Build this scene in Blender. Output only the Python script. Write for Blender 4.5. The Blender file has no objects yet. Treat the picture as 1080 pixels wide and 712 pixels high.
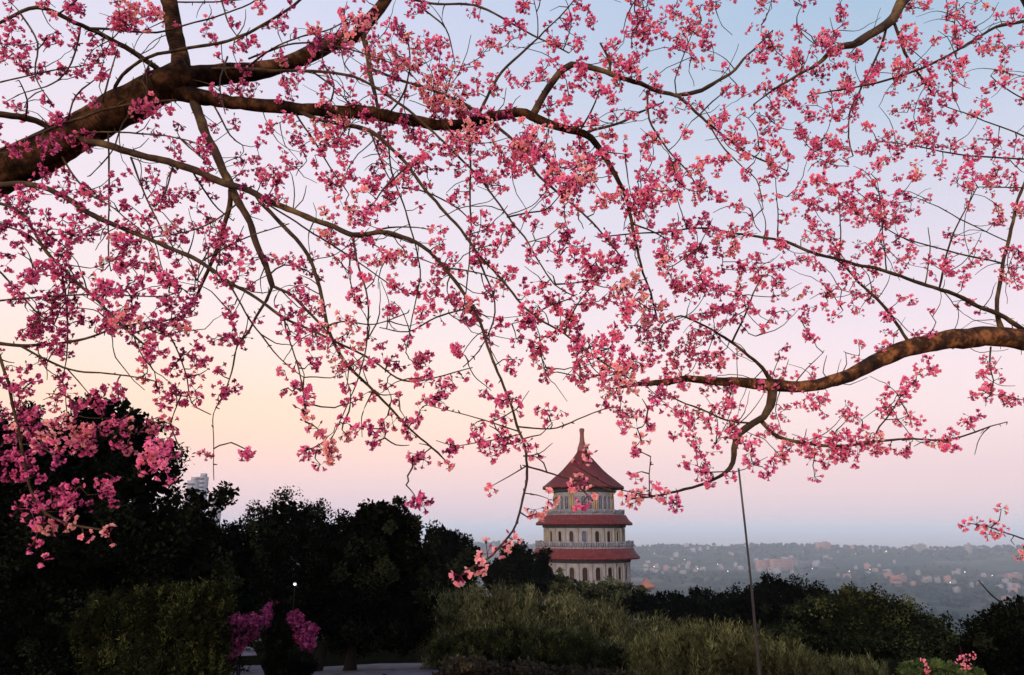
import bpy, math, random
import numpy as np
from mathutils import Vector, Matrix, noise as mnoise

# ------------------------------------------------------------------ camera, sky, sun, exposure
S = bpy.context.scene
COL = S.collection
PITCH = math.radians(14.1)
CAMZ = 1.6
FPX = 800.0                         # focal length in pixels of the 1080 px wide photograph
cd = bpy.data.cameras.new("camera")
cd.sensor_width = 36.0
cd.lens = 36.0 * FPX / 1080.0
cd.clip_start = 0.05
cd.clip_end = 300000.0
cam = bpy.data.objects.new("camera", cd)
COL.objects.link(cam)
cam.location = (0, 0, CAMZ)
cam.rotation_euler = (math.radians(90) + PITCH, 0, 0)
S.camera = cam

SUN_EL, SUN_PHI = 2.5, -24.0
sd = bpy.data.lights.new("sun", 'SUN')
sd.energy = 3.3
sd.angle = math.radians(6)
sd.color = (1.0, 0.75, 0.60)
sun = bpy.data.objects.new("sun", sd)
COL.objects.link(sun)
sun.rotation_euler = (math.radians(90 - SUN_EL), 0, math.radians(SUN_PHI))

def lin(c):
    return tuple((v / 255 / 12.92) if v <= 10 else ((v / 255 + 0.055) / 1.055) ** 2.4 for v in c)

W = bpy.data.worlds.new("World")
S.world = W
W.use_nodes = True
nt = W.node_tree
nt.nodes.clear()
wout = nt.nodes.new('ShaderNodeOutputWorld')
wbg = nt.nodes.new('ShaderNodeBackground')
wbg2 = nt.nodes.new('ShaderNodeBackground')
wadd = nt.nodes.new('ShaderNodeAddShader')
nis = nt.nodes.new('ShaderNodeTexSky')
nis.sky_type = 'NISHITA'
nis.sun_disc = False
nis.sun_elevation = math.radians(SUN_EL)
nis.sun_rotation = math.radians(180 - SUN_PHI)
nt.links.new(nis.outputs[0], wbg2.inputs[0])
wbg2.inputs[1].default_value = 0.05
tc = nt.nodes.new('ShaderNodeTexCoord')
sx = nt.nodes.new('ShaderNodeSeparateXYZ')
nt.links.new(tc.outputs['Generated'], sx.inputs[0])
def ramp(stops):
    r = nt.nodes.new('ShaderNodeValToRGB')
    r.color_ramp.interpolation = 'CARDINAL'
    e = r.color_ramp.elements
    while len(e) < len(stops):
        e.new(0.5)
    for el, (p, c) in zip(e, stops):
        el.position = p
        el.color = lin(c) + (1,)
    nt.links.new(sx.outputs['Z'], r.inputs[0])
    return r
rl = ramp([(0, (212, 196, 214)), (.05, (230, 202, 212)), (.08, (244, 206, 204)), (.12, (253, 214, 196)),
           (.17, (252, 221, 203)), (.24, (247, 226, 222)), (.34, (240, 224, 231)), (.5, (227, 219, 234)),
           (.7, (200, 208, 236)), (1, (185, 200, 232))])
rr = ramp([(0, (210, 200, 216)), (.04, (218, 199, 214)), (.08, (226, 200, 214)), (.14, (236, 212, 220)),
           (.22, (234, 214, 226)), (.33, (218, 208, 224)), (.45, (193, 201, 221)), (.58, (160, 186, 213)),
           (1, (165, 190, 225))])
mr = nt.nodes.new('ShaderNodeMapRange')
mr.interpolation_type = 'SMOOTHSTEP'
mr.inputs['From Min'].default_value = -0.45
mr.inputs['From Max'].default_value = 0.55
nt.links.new(sx.outputs['X'], mr.inputs['Value'])
mx = nt.nodes.new('ShaderNodeMix')
mx.data_type = 'RGBA'
nt.links.new(mr.outputs[0], mx.inputs['Factor'])
nt.links.new(rl.outputs[0], mx.inputs[6])
nt.links.new(rr.outputs[0], mx.inputs[7])
nt.links.new(mx.outputs[2], wbg.inputs[0])
# unseen sky behind the camera is boosted as added fill for camera-facing surfaces
my = nt.nodes.new('ShaderNodeMapRange')
my.interpolation_type = 'SMOOTHSTEP'
my.inputs['From Min'].default_value = 0.15
my.inputs['From Max'].default_value = -0.85
my.inputs['To Min'].default_value = 1.04
my.inputs['To Max'].default_value = 2.0
nt.links.new(sx.outputs['Y'], my.inputs['Value'])
nt.links.new(my.outputs[0], wbg.inputs[1])
nt.links.new(wbg.outputs[0], wadd.inputs[0])
nt.links.new(wbg2.outputs[0], wadd.inputs[1])
nt.links.new(wadd.outputs[0], wout.inputs[0])

S.view_settings.view_transform = 'Standard'
S.view_settings.look = 'None'
S.view_settings.exposure = 0.0
S.view_settings.gamma = 1.0
S.cycles.max_bounces = 6
S.cycles.transparent_max_bounces = 8
S.cycles.use_denoising = True
S.cycles.volume_bounces = 3

# ------------------------------------------------------------------ helpers
rng = np.random.default_rng(11)
random.seed(5)
CP, SP = math.cos(PITCH), math.sin(PITCH)

def ray(x, y):
    u, v = (x - 540.0) / FPX, (356.0 - y) / FPX
    return np.array([u, CP - v * SP, SP + v * CP])
CAM = np.array([0, 0, CAMZ])
def pd(x, y, d):                    # point seen at a pixel, at depth d along the view axis
    return CAM + ray(x, y) * d
def py(x, y, Y):                    # point seen at a pixel, Y metres ahead
    r = ray(x, y)
    return CAM + r * (Y / r[1])
def project(P):
    P = np.asarray(P) - CAM
    dep = P[..., 1] * CP + P[..., 2] * SP
    up = -P[..., 1] * SP + P[..., 2] * CP
    return 540 + FPX * P[..., 0] / dep, 356 - FPX * up / dep, dep

def nz(x, y, s, o=0.0):
    return mnoise.noise((x * s + o, y * s - o, o * 1.7))

def tag(o, label=None, cat=None, group=None, kind=None):
    if label: o['label'] = label
    if cat: o['category'] = cat
    if group: o['group'] = group
    if kind: o['kind'] = kind
    return o

def empty(name, loc, label, cat, group=None):
    o = bpy.data.objects.new(name, None)
    o.empty_display_size = 0.3
    o.location = loc
    COL.objects.link(o)
    return tag(o, label, cat, group)

class MB:                           # collects arrays of vertices, faces and a per-vertex tint
    def __init__(self):
        self.v, self.f, self.t, self.n = [], [], [], 0
    def add(self, V, F, tint=0.5):
        V = np.asarray(V, float).reshape(-1, 3)
        self.v.append(V)
        for fa in (F if isinstance(F, list) else [F]):
            self.f.append(np.asarray(fa, int) + self.n)
        self.t.append(np.broadcast_to(np.asarray(tint, float), (len(V),)))
        self.n += len(V)
    def mesh(self, name, mat, origin=(0, 0, 0), smooth=False):
        me = bpy.data.meshes.new(name)
        V = np.concatenate(self.v) - np.asarray(origin)
        tot = np.concatenate([np.full(len(f), f.shape[1]) for f in self.f])
        loops = np.concatenate([f.ravel() for f in self.f])
        me.vertices.add(len(V))
        me.vertices.foreach_set('co', V.ravel().astype(np.float32))
        me.loops.add(len(loops))
        me.loops.foreach_set('vertex_index', loops.astype(np.int32))
        me.polygons.add(len(tot))
        st = np.concatenate([[0], np.cumsum(tot)[:-1]])
        me.polygons.foreach_set('loop_start', st.astype(np.int32))
        me.polygons.foreach_set('loop_total', tot.astype(np.int32))
        if smooth:
            me.polygons.foreach_set('use_smooth', np.ones(len(tot), bool))
        a = me.attributes.new('tint', 'FLOAT', 'POINT')
        a.data.foreach_set('value', np.concatenate(self.t).astype(np.float32))
        me.update(calc_edges=True)
        if mat: me.materials.append(mat)
        return me
    def obj(self, name, mat, parent=None, loc=None, smooth=False):
        # geometry is given in world space; children sit relative to the parent's origin
        if parent is not None:
            o = bpy.data.objects.new(name, self.mesh(name, mat, world_loc(parent), smooth))
            o.parent = parent
        else:
            l = (0, 0, 0) if loc is None else loc
            o = bpy.data.objects.new(name, self.mesh(name, mat, l, smooth))
            o.location = l
        COL.objects.link(o)
        return o

def world_loc(o):
    l = np.array(o.location)
    while o.parent is not None:
        o = o.parent
        l = l + np.array(o.location)
    return l

def catmull(P, step):
    P = np.asarray(P, float)
    if len(P) == 2:
        n = max(2, int(np.linalg.norm(P[1] - P[0]) / step) + 1)
        t = np.linspace(0, 1, n)[:, None]
        return P[0] * (1 - t) + P[1] * t
    Q = np.vstack([2 * P[0] - P[1], P, 2 * P[-1] - P[-2]])
    out = []
    for i in range(1, len(Q) - 2):
        a, b, c, d = Q[i - 1], Q[i], Q[i + 1], Q[i + 2]
        n = max(1, int(np.linalg.norm((c - b)[:3]) / step))
        for k in range(n):
            t = k / n
            out.append(0.5 * (2 * b + (c - a) * t + (2 * a - 5 * b + 4 * c - d) * t * t + (3 * b - a - 3 * c + d) * t ** 3))
    out.append(P[-1])
    return np.array(out)

def tube(mb, P, R, sides=6, wob=0.0, tint=0.5):
    P = np.asarray(P, float)
    R = np.broadcast_to(np.asarray(R, float), (len(P),))
    T = np.gradient(P, axis=0)
    T /= np.linalg.norm(T, axis=1)[:, None] + 1e-12
    up = np.array([0.13, 0.29, 0.95])
    A = np.cross(T, up)
    A /= np.linalg.norm(A, axis=1)[:, None] + 1e-9
    B = np.cross(T, A)
    an = np.linspace(0, 2 * np.pi, sides, endpoint=False)
    lump = np.interp(np.arange(len(P)), np.arange(-1, len(P) + 6, 5), rng.standard_normal(len(np.arange(-1, len(P) + 6, 5))))
    rr_ = R[:, None] * (1 + wob * rng.standard_normal((len(P), sides)) * .6 + wob * rng.standard_normal((len(P), 1)) + (.06 if sides >= 12 else .03) * lump[:, None])
    V = P[:, None, :] + rr_[:, :, None] * (np.cos(an)[None, :, None] * A[:, None, :] + np.sin(an)[None, :, None] * B[:, None, :])
    n = len(P)
    i = np.arange(n - 1)[:, None] * sides
    j = np.arange(sides)[None, :]
    j2 = (j + 1) % sides
    F = np.stack([i + j, i + j2, i + sides + j2, i + sides + j], -1).reshape(-1, 4)
    V = V.reshape(-1, 3)
    k = n * sides
    V = np.vstack([V, P[0], P[-1]])
    jj = np.arange(sides)
    c0 = np.stack([np.full(sides, k), (jj + 1) % sides, jj], -1)
    c1 = np.stack([np.full(sides, k + 1), (n - 1) * sides + jj, (n - 1) * sides + (jj + 1) % sides], -1)
    mb.add(V, [F, c0, c1], tint)

def lathe(mb, prof, c, seg=64, rib=0.0, nrib=0, a0=0.0):
    prof = np.asarray(prof, float)
    an = np.linspace(0, 2 * np.pi, seg, endpoint=False) + a0
    V = []
    for r, z in prof:
        rr_ = r * np.ones(seg)
        V.append(np.stack([c[0] + rr_ * np.cos(an), c[1] + rr_ * np.sin(an),
                           c[2] + z + (rib * (np.arange(seg) % 2) if nrib else 0) * np.ones(seg)], -1))
    V = np.concatenate(V)
    n = len(prof)
    i = np.arange(n - 1)[:, None] * seg
    j = np.arange(seg)[None, :]
    j2 = (j + 1) % seg
    F = np.stack([i + j, i + j2, i + seg + j2, i + seg + j], -1).reshape(-1, 4)
    mb.add(V, F)

def box(mb, c, s, rz=0.0):
    x, y, z = np.asarray(s) / 2
    V = np.array([[-x, -y, -z], [x, -y, -z], [x, y, -z], [-x, y, -z], [-x, -y, z], [x, -y, z], [x, y, z], [-x, y, z]])
    ca, sa = math.cos(rz), math.sin(rz)
    V = V @ np.array([[ca, sa, 0], [-sa, ca, 0], [0, 0, 1]]) + np.asarray(c)
    F = np.array([[0, 3, 2, 1], [4, 5, 6, 7], [0, 1, 5, 4], [1, 2, 6, 5], [2, 3, 7, 6], [3, 0, 4, 7]])
    mb.add(V, F)

# ------------------------------------------------------------------ materials
def mat(name, stops=None, col=None, scale=8.0, rough=0.8, bump=0.0, bscale=None, translucent=0.0, use_tint=False, spec=0.2,
        detail=5.0, emit=None, bands=0.0):
    m = bpy.data.materials.new(name)
    m.use_nodes = True
    n = m.node_tree
    n.nodes.clear()
    out = n.nodes.new('ShaderNodeOutputMaterial')
    b = n.nodes.new('ShaderNodeBsdfPrincipled')
    b.inputs['Roughness'].default_value = rough
    b.inputs['Specular IOR Level'].default_value = spec
    colsock = None
    if stops:
        r = n.nodes.new('ShaderNodeValToRGB')
        e = r.color_ramp.elements
        while len(e) < len(stops):
            e.new(0.5)
        for el, (p, c) in zip(e, stops):
            el.position = p
            el.color = tuple(c) + (1,)
        if use_tint:
            a = n.nodes.new('ShaderNodeAttribute')
            a.attribute_name = 'tint'
            n.links.new(a.outputs['Fac'], r.inputs[0])
        else:
            g = n.nodes.new('ShaderNodeNewGeometry')
            tx = n.nodes.new('ShaderNodeTexNoise')
            tx.inputs['Scale'].default_value = scale
            tx.inputs['Detail'].default_value = detail
            tx.inputs['Roughness'].default_value = 0.65
            n.links.new(g.outputs['Position'], tx.inputs['Vector'])
            n.links.new(tx.outputs[0], r.inputs[0])
        colsock = r.outputs[0]
        n.links.new(colsock, b.inputs['Base Color'])
    elif col:
        b.inputs['Base Color'].default_value = tuple(col) + (1,)
    if emit:
        b.inputs['Emission Color'].default_value = tuple(emit[:3]) + (1,)
        b.inputs['Emission Strength'].default_value = emit[3]
    if bump:
        g = n.nodes.new('ShaderNodeNewGeometry')
        tx = n.nodes.new('ShaderNodeTexNoise')
        tx.inputs['Scale'].default_value = bscale or scale * 2
        tx.inputs['Detail'].default_value = 6
        if bands:
            a = n.nodes.new('ShaderNodeAttribute'); a.attribute_name = 'tint'
            ml = n.nodes.new('ShaderNodeMath'); ml.operation = 'MULTIPLY'; ml.inputs[1].default_value = bands
            cx = n.nodes.new('ShaderNodeCombineXYZ')
            va = n.nodes.new('ShaderNodeVectorMath'); va.operation = 'MULTIPLY_ADD'
            va.inputs[1].default_value = (.25, .25, .25)
            n.links.new(a.outputs['Fac'], ml.inputs[0]); n.links.new(ml.outputs[0], cx.inputs[0])
            n.links.new(g.outputs['Position'], va.inputs[0]); n.links.new(cx.outputs[0], va.inputs[2])
            n.links.new(va.outputs[0], tx.inputs['Vector'])
        else:
            n.links.new(g.outputs['Position'], tx.inputs['Vector'])
        bp = n.nodes.new('ShaderNodeBump')
        bp.inputs['Strength'].default_value = 1.0
        bp.inputs['Distance'].default_value = bump
        n.links.new(tx.outputs[0], bp.inputs['Height'])
        n.links.new(bp.outputs[0], b.inputs['Normal'])
    sh = b.outputs[0]
    if translucent:
        t = n.nodes.new('ShaderNodeBsdfTranslucent')
        if colsock: n.links.new(colsock, t.inputs['Color'])
        else: t.inputs['Color'].default_value = tuple(col) + (1,)
        ms = n.nodes.new('ShaderNodeMixShader')
        ms.inputs[0].default_value = translucent
        n.links.new(sh, ms.inputs[1])
        n.links.new(t.outputs[0], ms.inputs[2])
        sh = ms.outputs[0]
    n.links.new(sh, out.inputs['Surface'])
    return m

M = {}
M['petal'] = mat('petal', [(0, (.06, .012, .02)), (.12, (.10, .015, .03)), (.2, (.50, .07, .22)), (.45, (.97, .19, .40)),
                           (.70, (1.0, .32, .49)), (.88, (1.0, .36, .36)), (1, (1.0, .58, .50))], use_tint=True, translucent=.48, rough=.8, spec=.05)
M['bark'] = mat('bark', [(.36, (.006, .003, .002)), (.50, (.045, .018, .007)), (.59, (.19, .074, .023)), (.70, (.29, .13, .045))], scale=14, bump=.016, bscale=34, detail=9, bands=2.2, rough=.9)
M['shaded_bark'] = mat('shaded_bark', [(.36, (.006, .003, .002)), (.5, (.026, .012, .006)), (.60, (.085, .038, .016)), (.72, (.16, .08, .036))], scale=11, rough=.9, spec=.05, bump=.018, bscale=34, detail=9, bands=2.2)  # darker copy of bark: the left tree's lack of light put into colour
M['twig'] = mat('twig', [(.3, (.014, .008, .006)), (.52, (.050, .026, .012)), (.70, (.13, .085, .030))], scale=9, rough=.85, bump=.002, bscale=120)
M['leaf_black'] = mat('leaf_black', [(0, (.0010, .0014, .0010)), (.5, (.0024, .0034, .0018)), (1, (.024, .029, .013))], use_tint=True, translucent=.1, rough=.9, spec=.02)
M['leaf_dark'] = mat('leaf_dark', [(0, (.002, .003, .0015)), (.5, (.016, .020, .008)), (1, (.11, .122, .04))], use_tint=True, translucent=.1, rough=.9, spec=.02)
M['leaf_grey'] = mat('leaf_grey', [(0, (.008, .009, .006)), (.5, (.072, .074, .032)), (1, (.28, .27, .115))], use_tint=True, translucent=.2, rough=.9, spec=.02)
M['leaf_olive'] = mat('leaf_olive', [(0, (.012, .010, .004)), (.5, (.075, .076, .031)), (1, (.28, .275, .105))], use_tint=True, translucent=.25, rough=.9, spec=.02)
M['leaf_green'] = mat('leaf_green', [(0, (.014, .022, .006)), (.6, (.055, .085, .02)), (1, (.13, .17, .04))], use_tint=True, translucent=.25, rough=.6)
M['leaf_moss'] = mat('leaf_moss', [(0, (.003, .004, .0015)), (.5, (.019, .021, .007)), (1, (.15, .16, .042))], use_tint=True, translucent=.25, rough=.9, spec=.02)
M['leaf_rust'] = mat('leaf_rust', [(0, (.006, .004, .003)), (.6, (.022, .017, .008)), (1, (.075, .055, .022))], use_tint=True, translucent=.2, rough=.7)
M['azalea'] = mat('azalea', [(0, (.01, .008, .006)), (.2, (.09, .006, .035)), (.5, (.36, .028, .135)), (1, (.85, .19, .44))], use_tint=True, translucent=.3, rough=.7)
M['dark_bark'] = mat('dark_bark', [(.3, (.006, .004, .003)), (.7, (.022, .015, .011))], scale=12, bump=.02, rough=.9)
M['path'] = mat('path', [(.3, (.06, .052, .066)), (.7, (.14, .12, .15))], scale=3, rough=.9, bump=.004, bscale=60)
M['steel'] = mat('steel', [(.3, (.016, .013, .014)), (.7, (.04, .034, .036))], scale=14, rough=.55, spec=.5)
M['globe'] = mat('globe', col=(.9, .9, .9), emit=(1.0, .97, .9, 1.6))
M['far_lamp'] = mat('far_lamp', col=(.9, .9, .9), emit=(1.0, .90, .80, 14.0))
M['sea'] = mat('sea', [(.35, (.03, .05, .07)), (.65, (.05, .075, .10))], scale=.0009, rough=.22, spec=.5)
M['rock'] = mat('rock', [(.3, (.15, .14, .14)), (.7, (.40, .38, .38))], scale=6, bump=.03, rough=.9)
M['roof'] = mat('roof', [(.3, (.062, .010, .011)), (.55, (.10, .017, .016)), (.75, (.14, .030, .025))], scale=1.6, rough=.55, bump=.03, bscale=5)
M['finial'] = mat('finial', [(.3, (.10, .035, .03)), (.7, (.18, .065, .055))], scale=2, rough=.6)
M['plaster'] = mat('plaster', [(.3, (.165, .17, .19)), (.6, (.235, .24, .26)), (.75, (.29, .29, .30))], scale=1.1, rough=.85, bump=.01, bscale=8)
M['cream'] = mat('cream', [(.3, (.21, .165, .09)), (.7, (.29, .235, .13))], scale=2, rough=.8)
M['balustrade'] = mat('balustrade', [(.3, (.13, .13, .15)), (.7, (.19, .19, .205))], scale=2, rough=.85)
M['ivory'] = mat('ivory', [(.3, (.18, .17, .14)), (.7, (.25, .23, .19))], scale=2, rough=.8)
M['stonewhite'] = mat('stonewhite', [(.3, (.165, .17, .185)), (.7, (.23, .23, .245))], scale=2, rough=.8)
M['blue_glass'] = mat('blue_glass', [(.35, (.03, .037, .065)), (.65, (.07, .08, .12))], scale=.8, rough=.3, spec=.15)
M['brown_glass'] = mat('brown_glass', [(.35, (.008, .005, .006)), (.65, (.025, .014, .015))], scale=.8, rough=.4, spec=.1)
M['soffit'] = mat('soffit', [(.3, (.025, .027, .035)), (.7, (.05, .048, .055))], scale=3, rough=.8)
M['bwhite'] = mat('bwhite', [(.3, (.15, .14, .14)), (.7, (.27, .245, .235))], scale=.05, rough=.9)
M['bpink'] = mat('bpink', [(.3, (.25, .125, .105)), (.7, (.34, .18, .145))], scale=.05, rough=.9)
M['bgrey'] = mat('bgrey', [(.3, (.18, .18, .20)), (.7, (.27, .26, .28))], scale=.05, rough=.9)
M['broof'] = mat('broof', [(.3, (.30, .12, .09)), (.7, (.42, .19, .14))], scale=.05, rough=.9)
M['bwin'] = mat('bwin', col=(.06, .06, .075), rough=.3)
M['far_leaf'] = mat('far_leaf', [(0, (.002, .010, .012)), (.6, (.006, .022, .022)), (1, (.018, .036, .030))], use_tint=True, rough=.8)

# ground: soil and grass near by, wooded and built-up land in the valley
def ground_mat():
    m = bpy.data.materials.new('ground')
    m.use_nodes = True
    n = m.node_tree
    b = n.nodes['Principled BSDF']
    b.inputs['Roughness'].default_value = .95
    b.inputs['Specular IOR Level'].default_value = 0
    g = n.nodes.new('ShaderNodeNewGeometry')
    def noise(scale, stops):
        t = n.nodes.new('ShaderNodeTexNoise')
        t.inputs['Scale'].default_value = scale
        t.inputs['Detail'].default_value = 8
        t.inputs['Roughness'].default_value = .7
        n.links.new(g.outputs['Position'], t.inputs['Vector'])
        r = n.nodes.new('ShaderNodeValToRGB')
        e = r.color_ramp.elements
        while len(e) < len(stops): e.new(.5)
        for el, (p, c) in zip(e, stops):
            el.position = p; el.color = c + (1,)
        n.links.new(t.outputs[0], r.inputs[0])
        return r.outputs[0]
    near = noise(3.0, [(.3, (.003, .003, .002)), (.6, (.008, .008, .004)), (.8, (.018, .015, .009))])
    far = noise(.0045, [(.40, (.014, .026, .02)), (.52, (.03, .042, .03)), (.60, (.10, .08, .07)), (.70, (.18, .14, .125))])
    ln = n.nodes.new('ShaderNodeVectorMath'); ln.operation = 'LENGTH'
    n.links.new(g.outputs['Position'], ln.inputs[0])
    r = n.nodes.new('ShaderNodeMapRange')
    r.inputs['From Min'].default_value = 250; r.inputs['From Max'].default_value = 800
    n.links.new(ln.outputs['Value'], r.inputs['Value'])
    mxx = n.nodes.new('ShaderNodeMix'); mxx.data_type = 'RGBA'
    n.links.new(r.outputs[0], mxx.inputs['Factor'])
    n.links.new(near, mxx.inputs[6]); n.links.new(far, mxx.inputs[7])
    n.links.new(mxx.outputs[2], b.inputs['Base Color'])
    return m
M['ground'] = ground_mat()

# ------------------------------------------------------------------ terrain, sea, haze
TOWN = -160.0
def H(x, y):
    s = math.hypot(x, y)
    if s < 4: h = 0.0
    elif s < 25: h = -.10 * (s - 4)
    elif s < 130: h = -2.1 - .124 * (s - 25)
    elif s < 600: h = -15.12 - (s - 130) / 470 * (-TOWN - 15.12)
    else: h = TOWN
    az = math.atan2(x, y)
    if s > 12:
        h += .25 * nz(x, y, .05, 3) * min(1, (s - 12) / 20)
    if s > 150:
        k = min(1, (s - 150) / 600)
        h += k * (14 * nz(x, y, .0016, 7) + 5 * nz(x, y, .006, 2))
        ridge = math.exp(-((s - 4700 - 250 * nz(az * 900, 0, .004, 9)) / 520) ** 2)
        h += ridge * (58 + 9 * nz(az * 1000, 0, .006, 4) + 5 * nz(az * 1000, 0, .03, 5) + 10 * math.exp(-((az + .02) / .1) ** 2))
        mid = math.exp(-((s - 2750) / 260) ** 2)
        h += mid * 26 * max(0, .3 + nz(az * 1000, 0, .007, 8)) * (1 if az > .25 else .6)
        h += 95 * math.exp(-((x + 379) ** 2 + (y - 900) ** 2) / 2 / 170 ** 2)
    if s > 5600:
        h -= (s - 5600) * .03
    return h

def ground_hit(x, y, s0=3.0, s1=7000.0):
    r = ray(x, y)
    k = math.hypot(r[0], r[1])
    prev = s0
    s = s0
    while s < s1:
        P = CAM + r * (s / k)
        if P[2] < H(P[0], P[1]):
            lo, hi = prev, s
            for _ in range(24):
                m_ = (lo + hi) / 2
                P = CAM + r * (m_ / k)
                if P[2] < H(P[0], P[1]): hi = m_
                else: lo = m_
            P = CAM + r * (hi / k)
            return np.array([P[0], P[1], H(P[0], P[1])])
        prev = s
        s *= 1.02
    return None

def polar_sheet(name, radii, seg, hf, m):
    mb = MB()
    an = np.linspace(0, 2 * np.pi, seg, endpoint=False)
    V = [[0, 0, hf(0, 0)]]
    for r in radii:
        for a in an:
            x, y = r * math.sin(a), r * math.cos(a)
            V.append([x, y, hf(x, y)])
    V = np.array(V)
    j = np.arange(seg); j2 = (j + 1) % seg
    T = np.stack([np.zeros(seg, int), 1 + j2, 1 + j], -1)
    i = np.arange(len(radii) - 1)[:, None] * seg + 1
    F = np.stack([i + j[None], i + j2[None], i + seg + j2[None], i + seg + j[None]], -1).reshape(-1, 4)
    mb.add(V, [T, F])
    return tag(mb.obj(name, m, smooth=True), kind='structure')

rad = list(np.geomspace(1.0, 120, 46)) + list(np.geomspace(128, 1200, 40)) + list(np.linspace(1240, 6900, 110))
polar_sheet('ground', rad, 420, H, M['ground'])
polar_sheet('sea', list(np.geomspace(4000, 60000, 16)), 128, lambda x, y: -178.0, M['sea'])

hz = MB()
box(hz, (0, 0, (-215 + 78) / 2), (130000, 130000, 215 + 78))
hm = bpy.data.materials.new('haze')
hm.use_nodes = True
hn = hm.node_tree
hn.nodes.clear()
ho = hn.nodes.new('ShaderNodeOutputMaterial')
hv = hn.nodes.new('ShaderNodeVolumePrincipled')
hv.inputs['Color'].default_value = (.82, .92, .99, 1)
hv.inputs['Density'].default_value = 1.15e-4
hv.inputs['Anisotropy'].default_value = 0.0
hn.links.new(hv.outputs[0], ho.inputs['Volume'])
hzo = hz.obj('haze', hm)
tag(hzo, kind='stuff')

# the paved path that shows between the trunks, laid a centimetre above the ground
pth = MB()
def ribbon(pix, w):
    P = np.array([ground_hit(x, y) for x, y in pix])
    P = catmull(P, .5)
    T = np.gradient(P, axis=0); T[:, 2] = 0
    T /= np.linalg.norm(T, axis=1)[:, None]
    N = np.stack([T[:, 1], -T[:, 0], 0 * T[:, 0]], -1)
    ks = np.linspace(-1, 1, 7)
    V = (P[:, None, :] + N[:, None, :] * (ks * w / 2)[None, :, None])
    V = V.reshape(-1, 3)
    V[:, 2] = [H(a, b) + .03 for a, b, _ in V]
    n = len(P)
    i = np.arange(n - 1)[:, None] * 7; j = np.arange(6)[None]
    pth.add(V, np.stack([i + j, i + j + 1, i + 7 + j + 1, i + 7 + j], -1).reshape(-1, 4))
ribbon([(235, 760), (246, 712), (252, 688), (254, 668), (262, 655)], 1.1)
ribbon([(318, 722), (350, 710), (410, 705), (455, 706), (500, 718)], 2.6)
tag(pth.obj('path', M['path'], smooth=True), kind='structure')

# ------------------------------------------------------------------ far wood: blobs of trees over valley and ridge (uncountable)
def blob(mb, c, r, tint):
    a = np.linspace(0, 2 * np.pi, 6, endpoint=False) + rng.random() * 3
    V = [c + np.array([0, 0, r * 1.15])]
    for k, (q, z) in enumerate(((.62, .8), (1., .25), (.8, -.45))):
        j = 1 + .25 * rng.standard_normal(6)
        V += list(np.stack([c[0] + q * r * j * np.cos(a), c[1] + q * r * j * np.sin(a), c[2] + z * r + 0 * a], -1))
    V = np.array(V)
    jj = np.arange(6); j2 = (jj + 1) % 6
    T = np.stack([np.zeros(6, int), 1 + jj, 1 + j2], -1)
    Q = np.concatenate([np.stack([1 + k * 6 + jj, 7 + k * 6 + jj, 7 + k * 6 + j2, 1 + k * 6 + j2], -1) for k in range(2)])
    mb.add(V, [T, Q], tint)
wd = MB()
cnt = 0
while cnt < 9000:
    az = rng.uniform(-.75, .75)
    s = rng.choice([rng.uniform(200, 1500), rng.uniform(1500, 3600), rng.normal(4600, 380)], p=[.25, .4, .35])
    x, y = s * math.sin(az), s * math.cos(az)
    if nz(x, y, .0035, 5) + .45 * nz(x, y, .014, 6) < (-.02 if s < 4000 else -.25): continue
    r = rng.uniform(4, 8.5) * (1 + .35 * (s > 4000))
    blob(wd, np.array([x, y, H(x, y) + r * .6]), r, np.clip(rng.normal(.45, .25), 0, 1))
    cnt += 1
tag(wd.obj('far_woods', M['far_leaf']), 'dark woods over the valley and the hazy ridge before the sea', 'woods', kind='stuff')

# ------------------------------------------------------------------ town buildings far below
def town_block(mb_body, w, d, h, storeys):
    box(mb_body, (0, 0, h / 2 - 2), (w, d, h + 4))
def make_building(px, py_, w, h, d, m, label, gable=False, rz=0.0, group=None, storeys=4):
    P = ground_hit(px, py_)
    if P is None: return
    o = empty('apartment_block' if not gable else 'house', P, label, 'building' if not gable else 'house', group)
    b = MB(); box(b, P + np.array([0, 0, h / 2 - 2]), (w, d, h + 4), rz)
    b.obj('wall', m, o)
    r = MB()
    if gable:
        ca, sa = math.cos(rz), math.sin(rz)
        V = np.array([[-w * .55, -d * .58, 0], [w * .55, -d * .58, 0], [w * .55, d * .58, 0], [-w * .55, d * .58, 0], [-w * .4, 0, h * .45], [w * .4, 0, h * .45]])
        V = V @ np.array([[ca, sa, 0], [-sa, ca, 0], [0, 0, 1]]) + P + np.array([0, 0, h + .02])
        r.add(V, [np.array([[0, 1, 5, 4], [2, 3, 4, 5], [3, 2, 1, 0]]), np.array([[1, 2, 5], [3, 0, 4]])])
        r.obj('roof', M['broof'], o)
    else:
        ca, sa = math.cos(rz), math.sin(rz)
        box(r, P + np.array([w * .2 * ca, w * .2 * sa, h + h * .09]), (w * .3, d * .5, h * .18 - .1), rz)
        r.obj('roof_hut', M['bgrey'], o)
    if group is None:               # storeys of windows show only on the landmarks
        ca, sa = math.cos(rz), math.sin(rz)
        ly = -d / 2 - .06
        for q in range(storeys):
            wn = MB()
            box(wn, P + np.array([-ly * sa, ly * ca, (q + .55) * h / storeys]), (w * .86, .3, h / storeys * .42), rz)
            wn.obj('window_band', M['bwin'], o)
    return o
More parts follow.
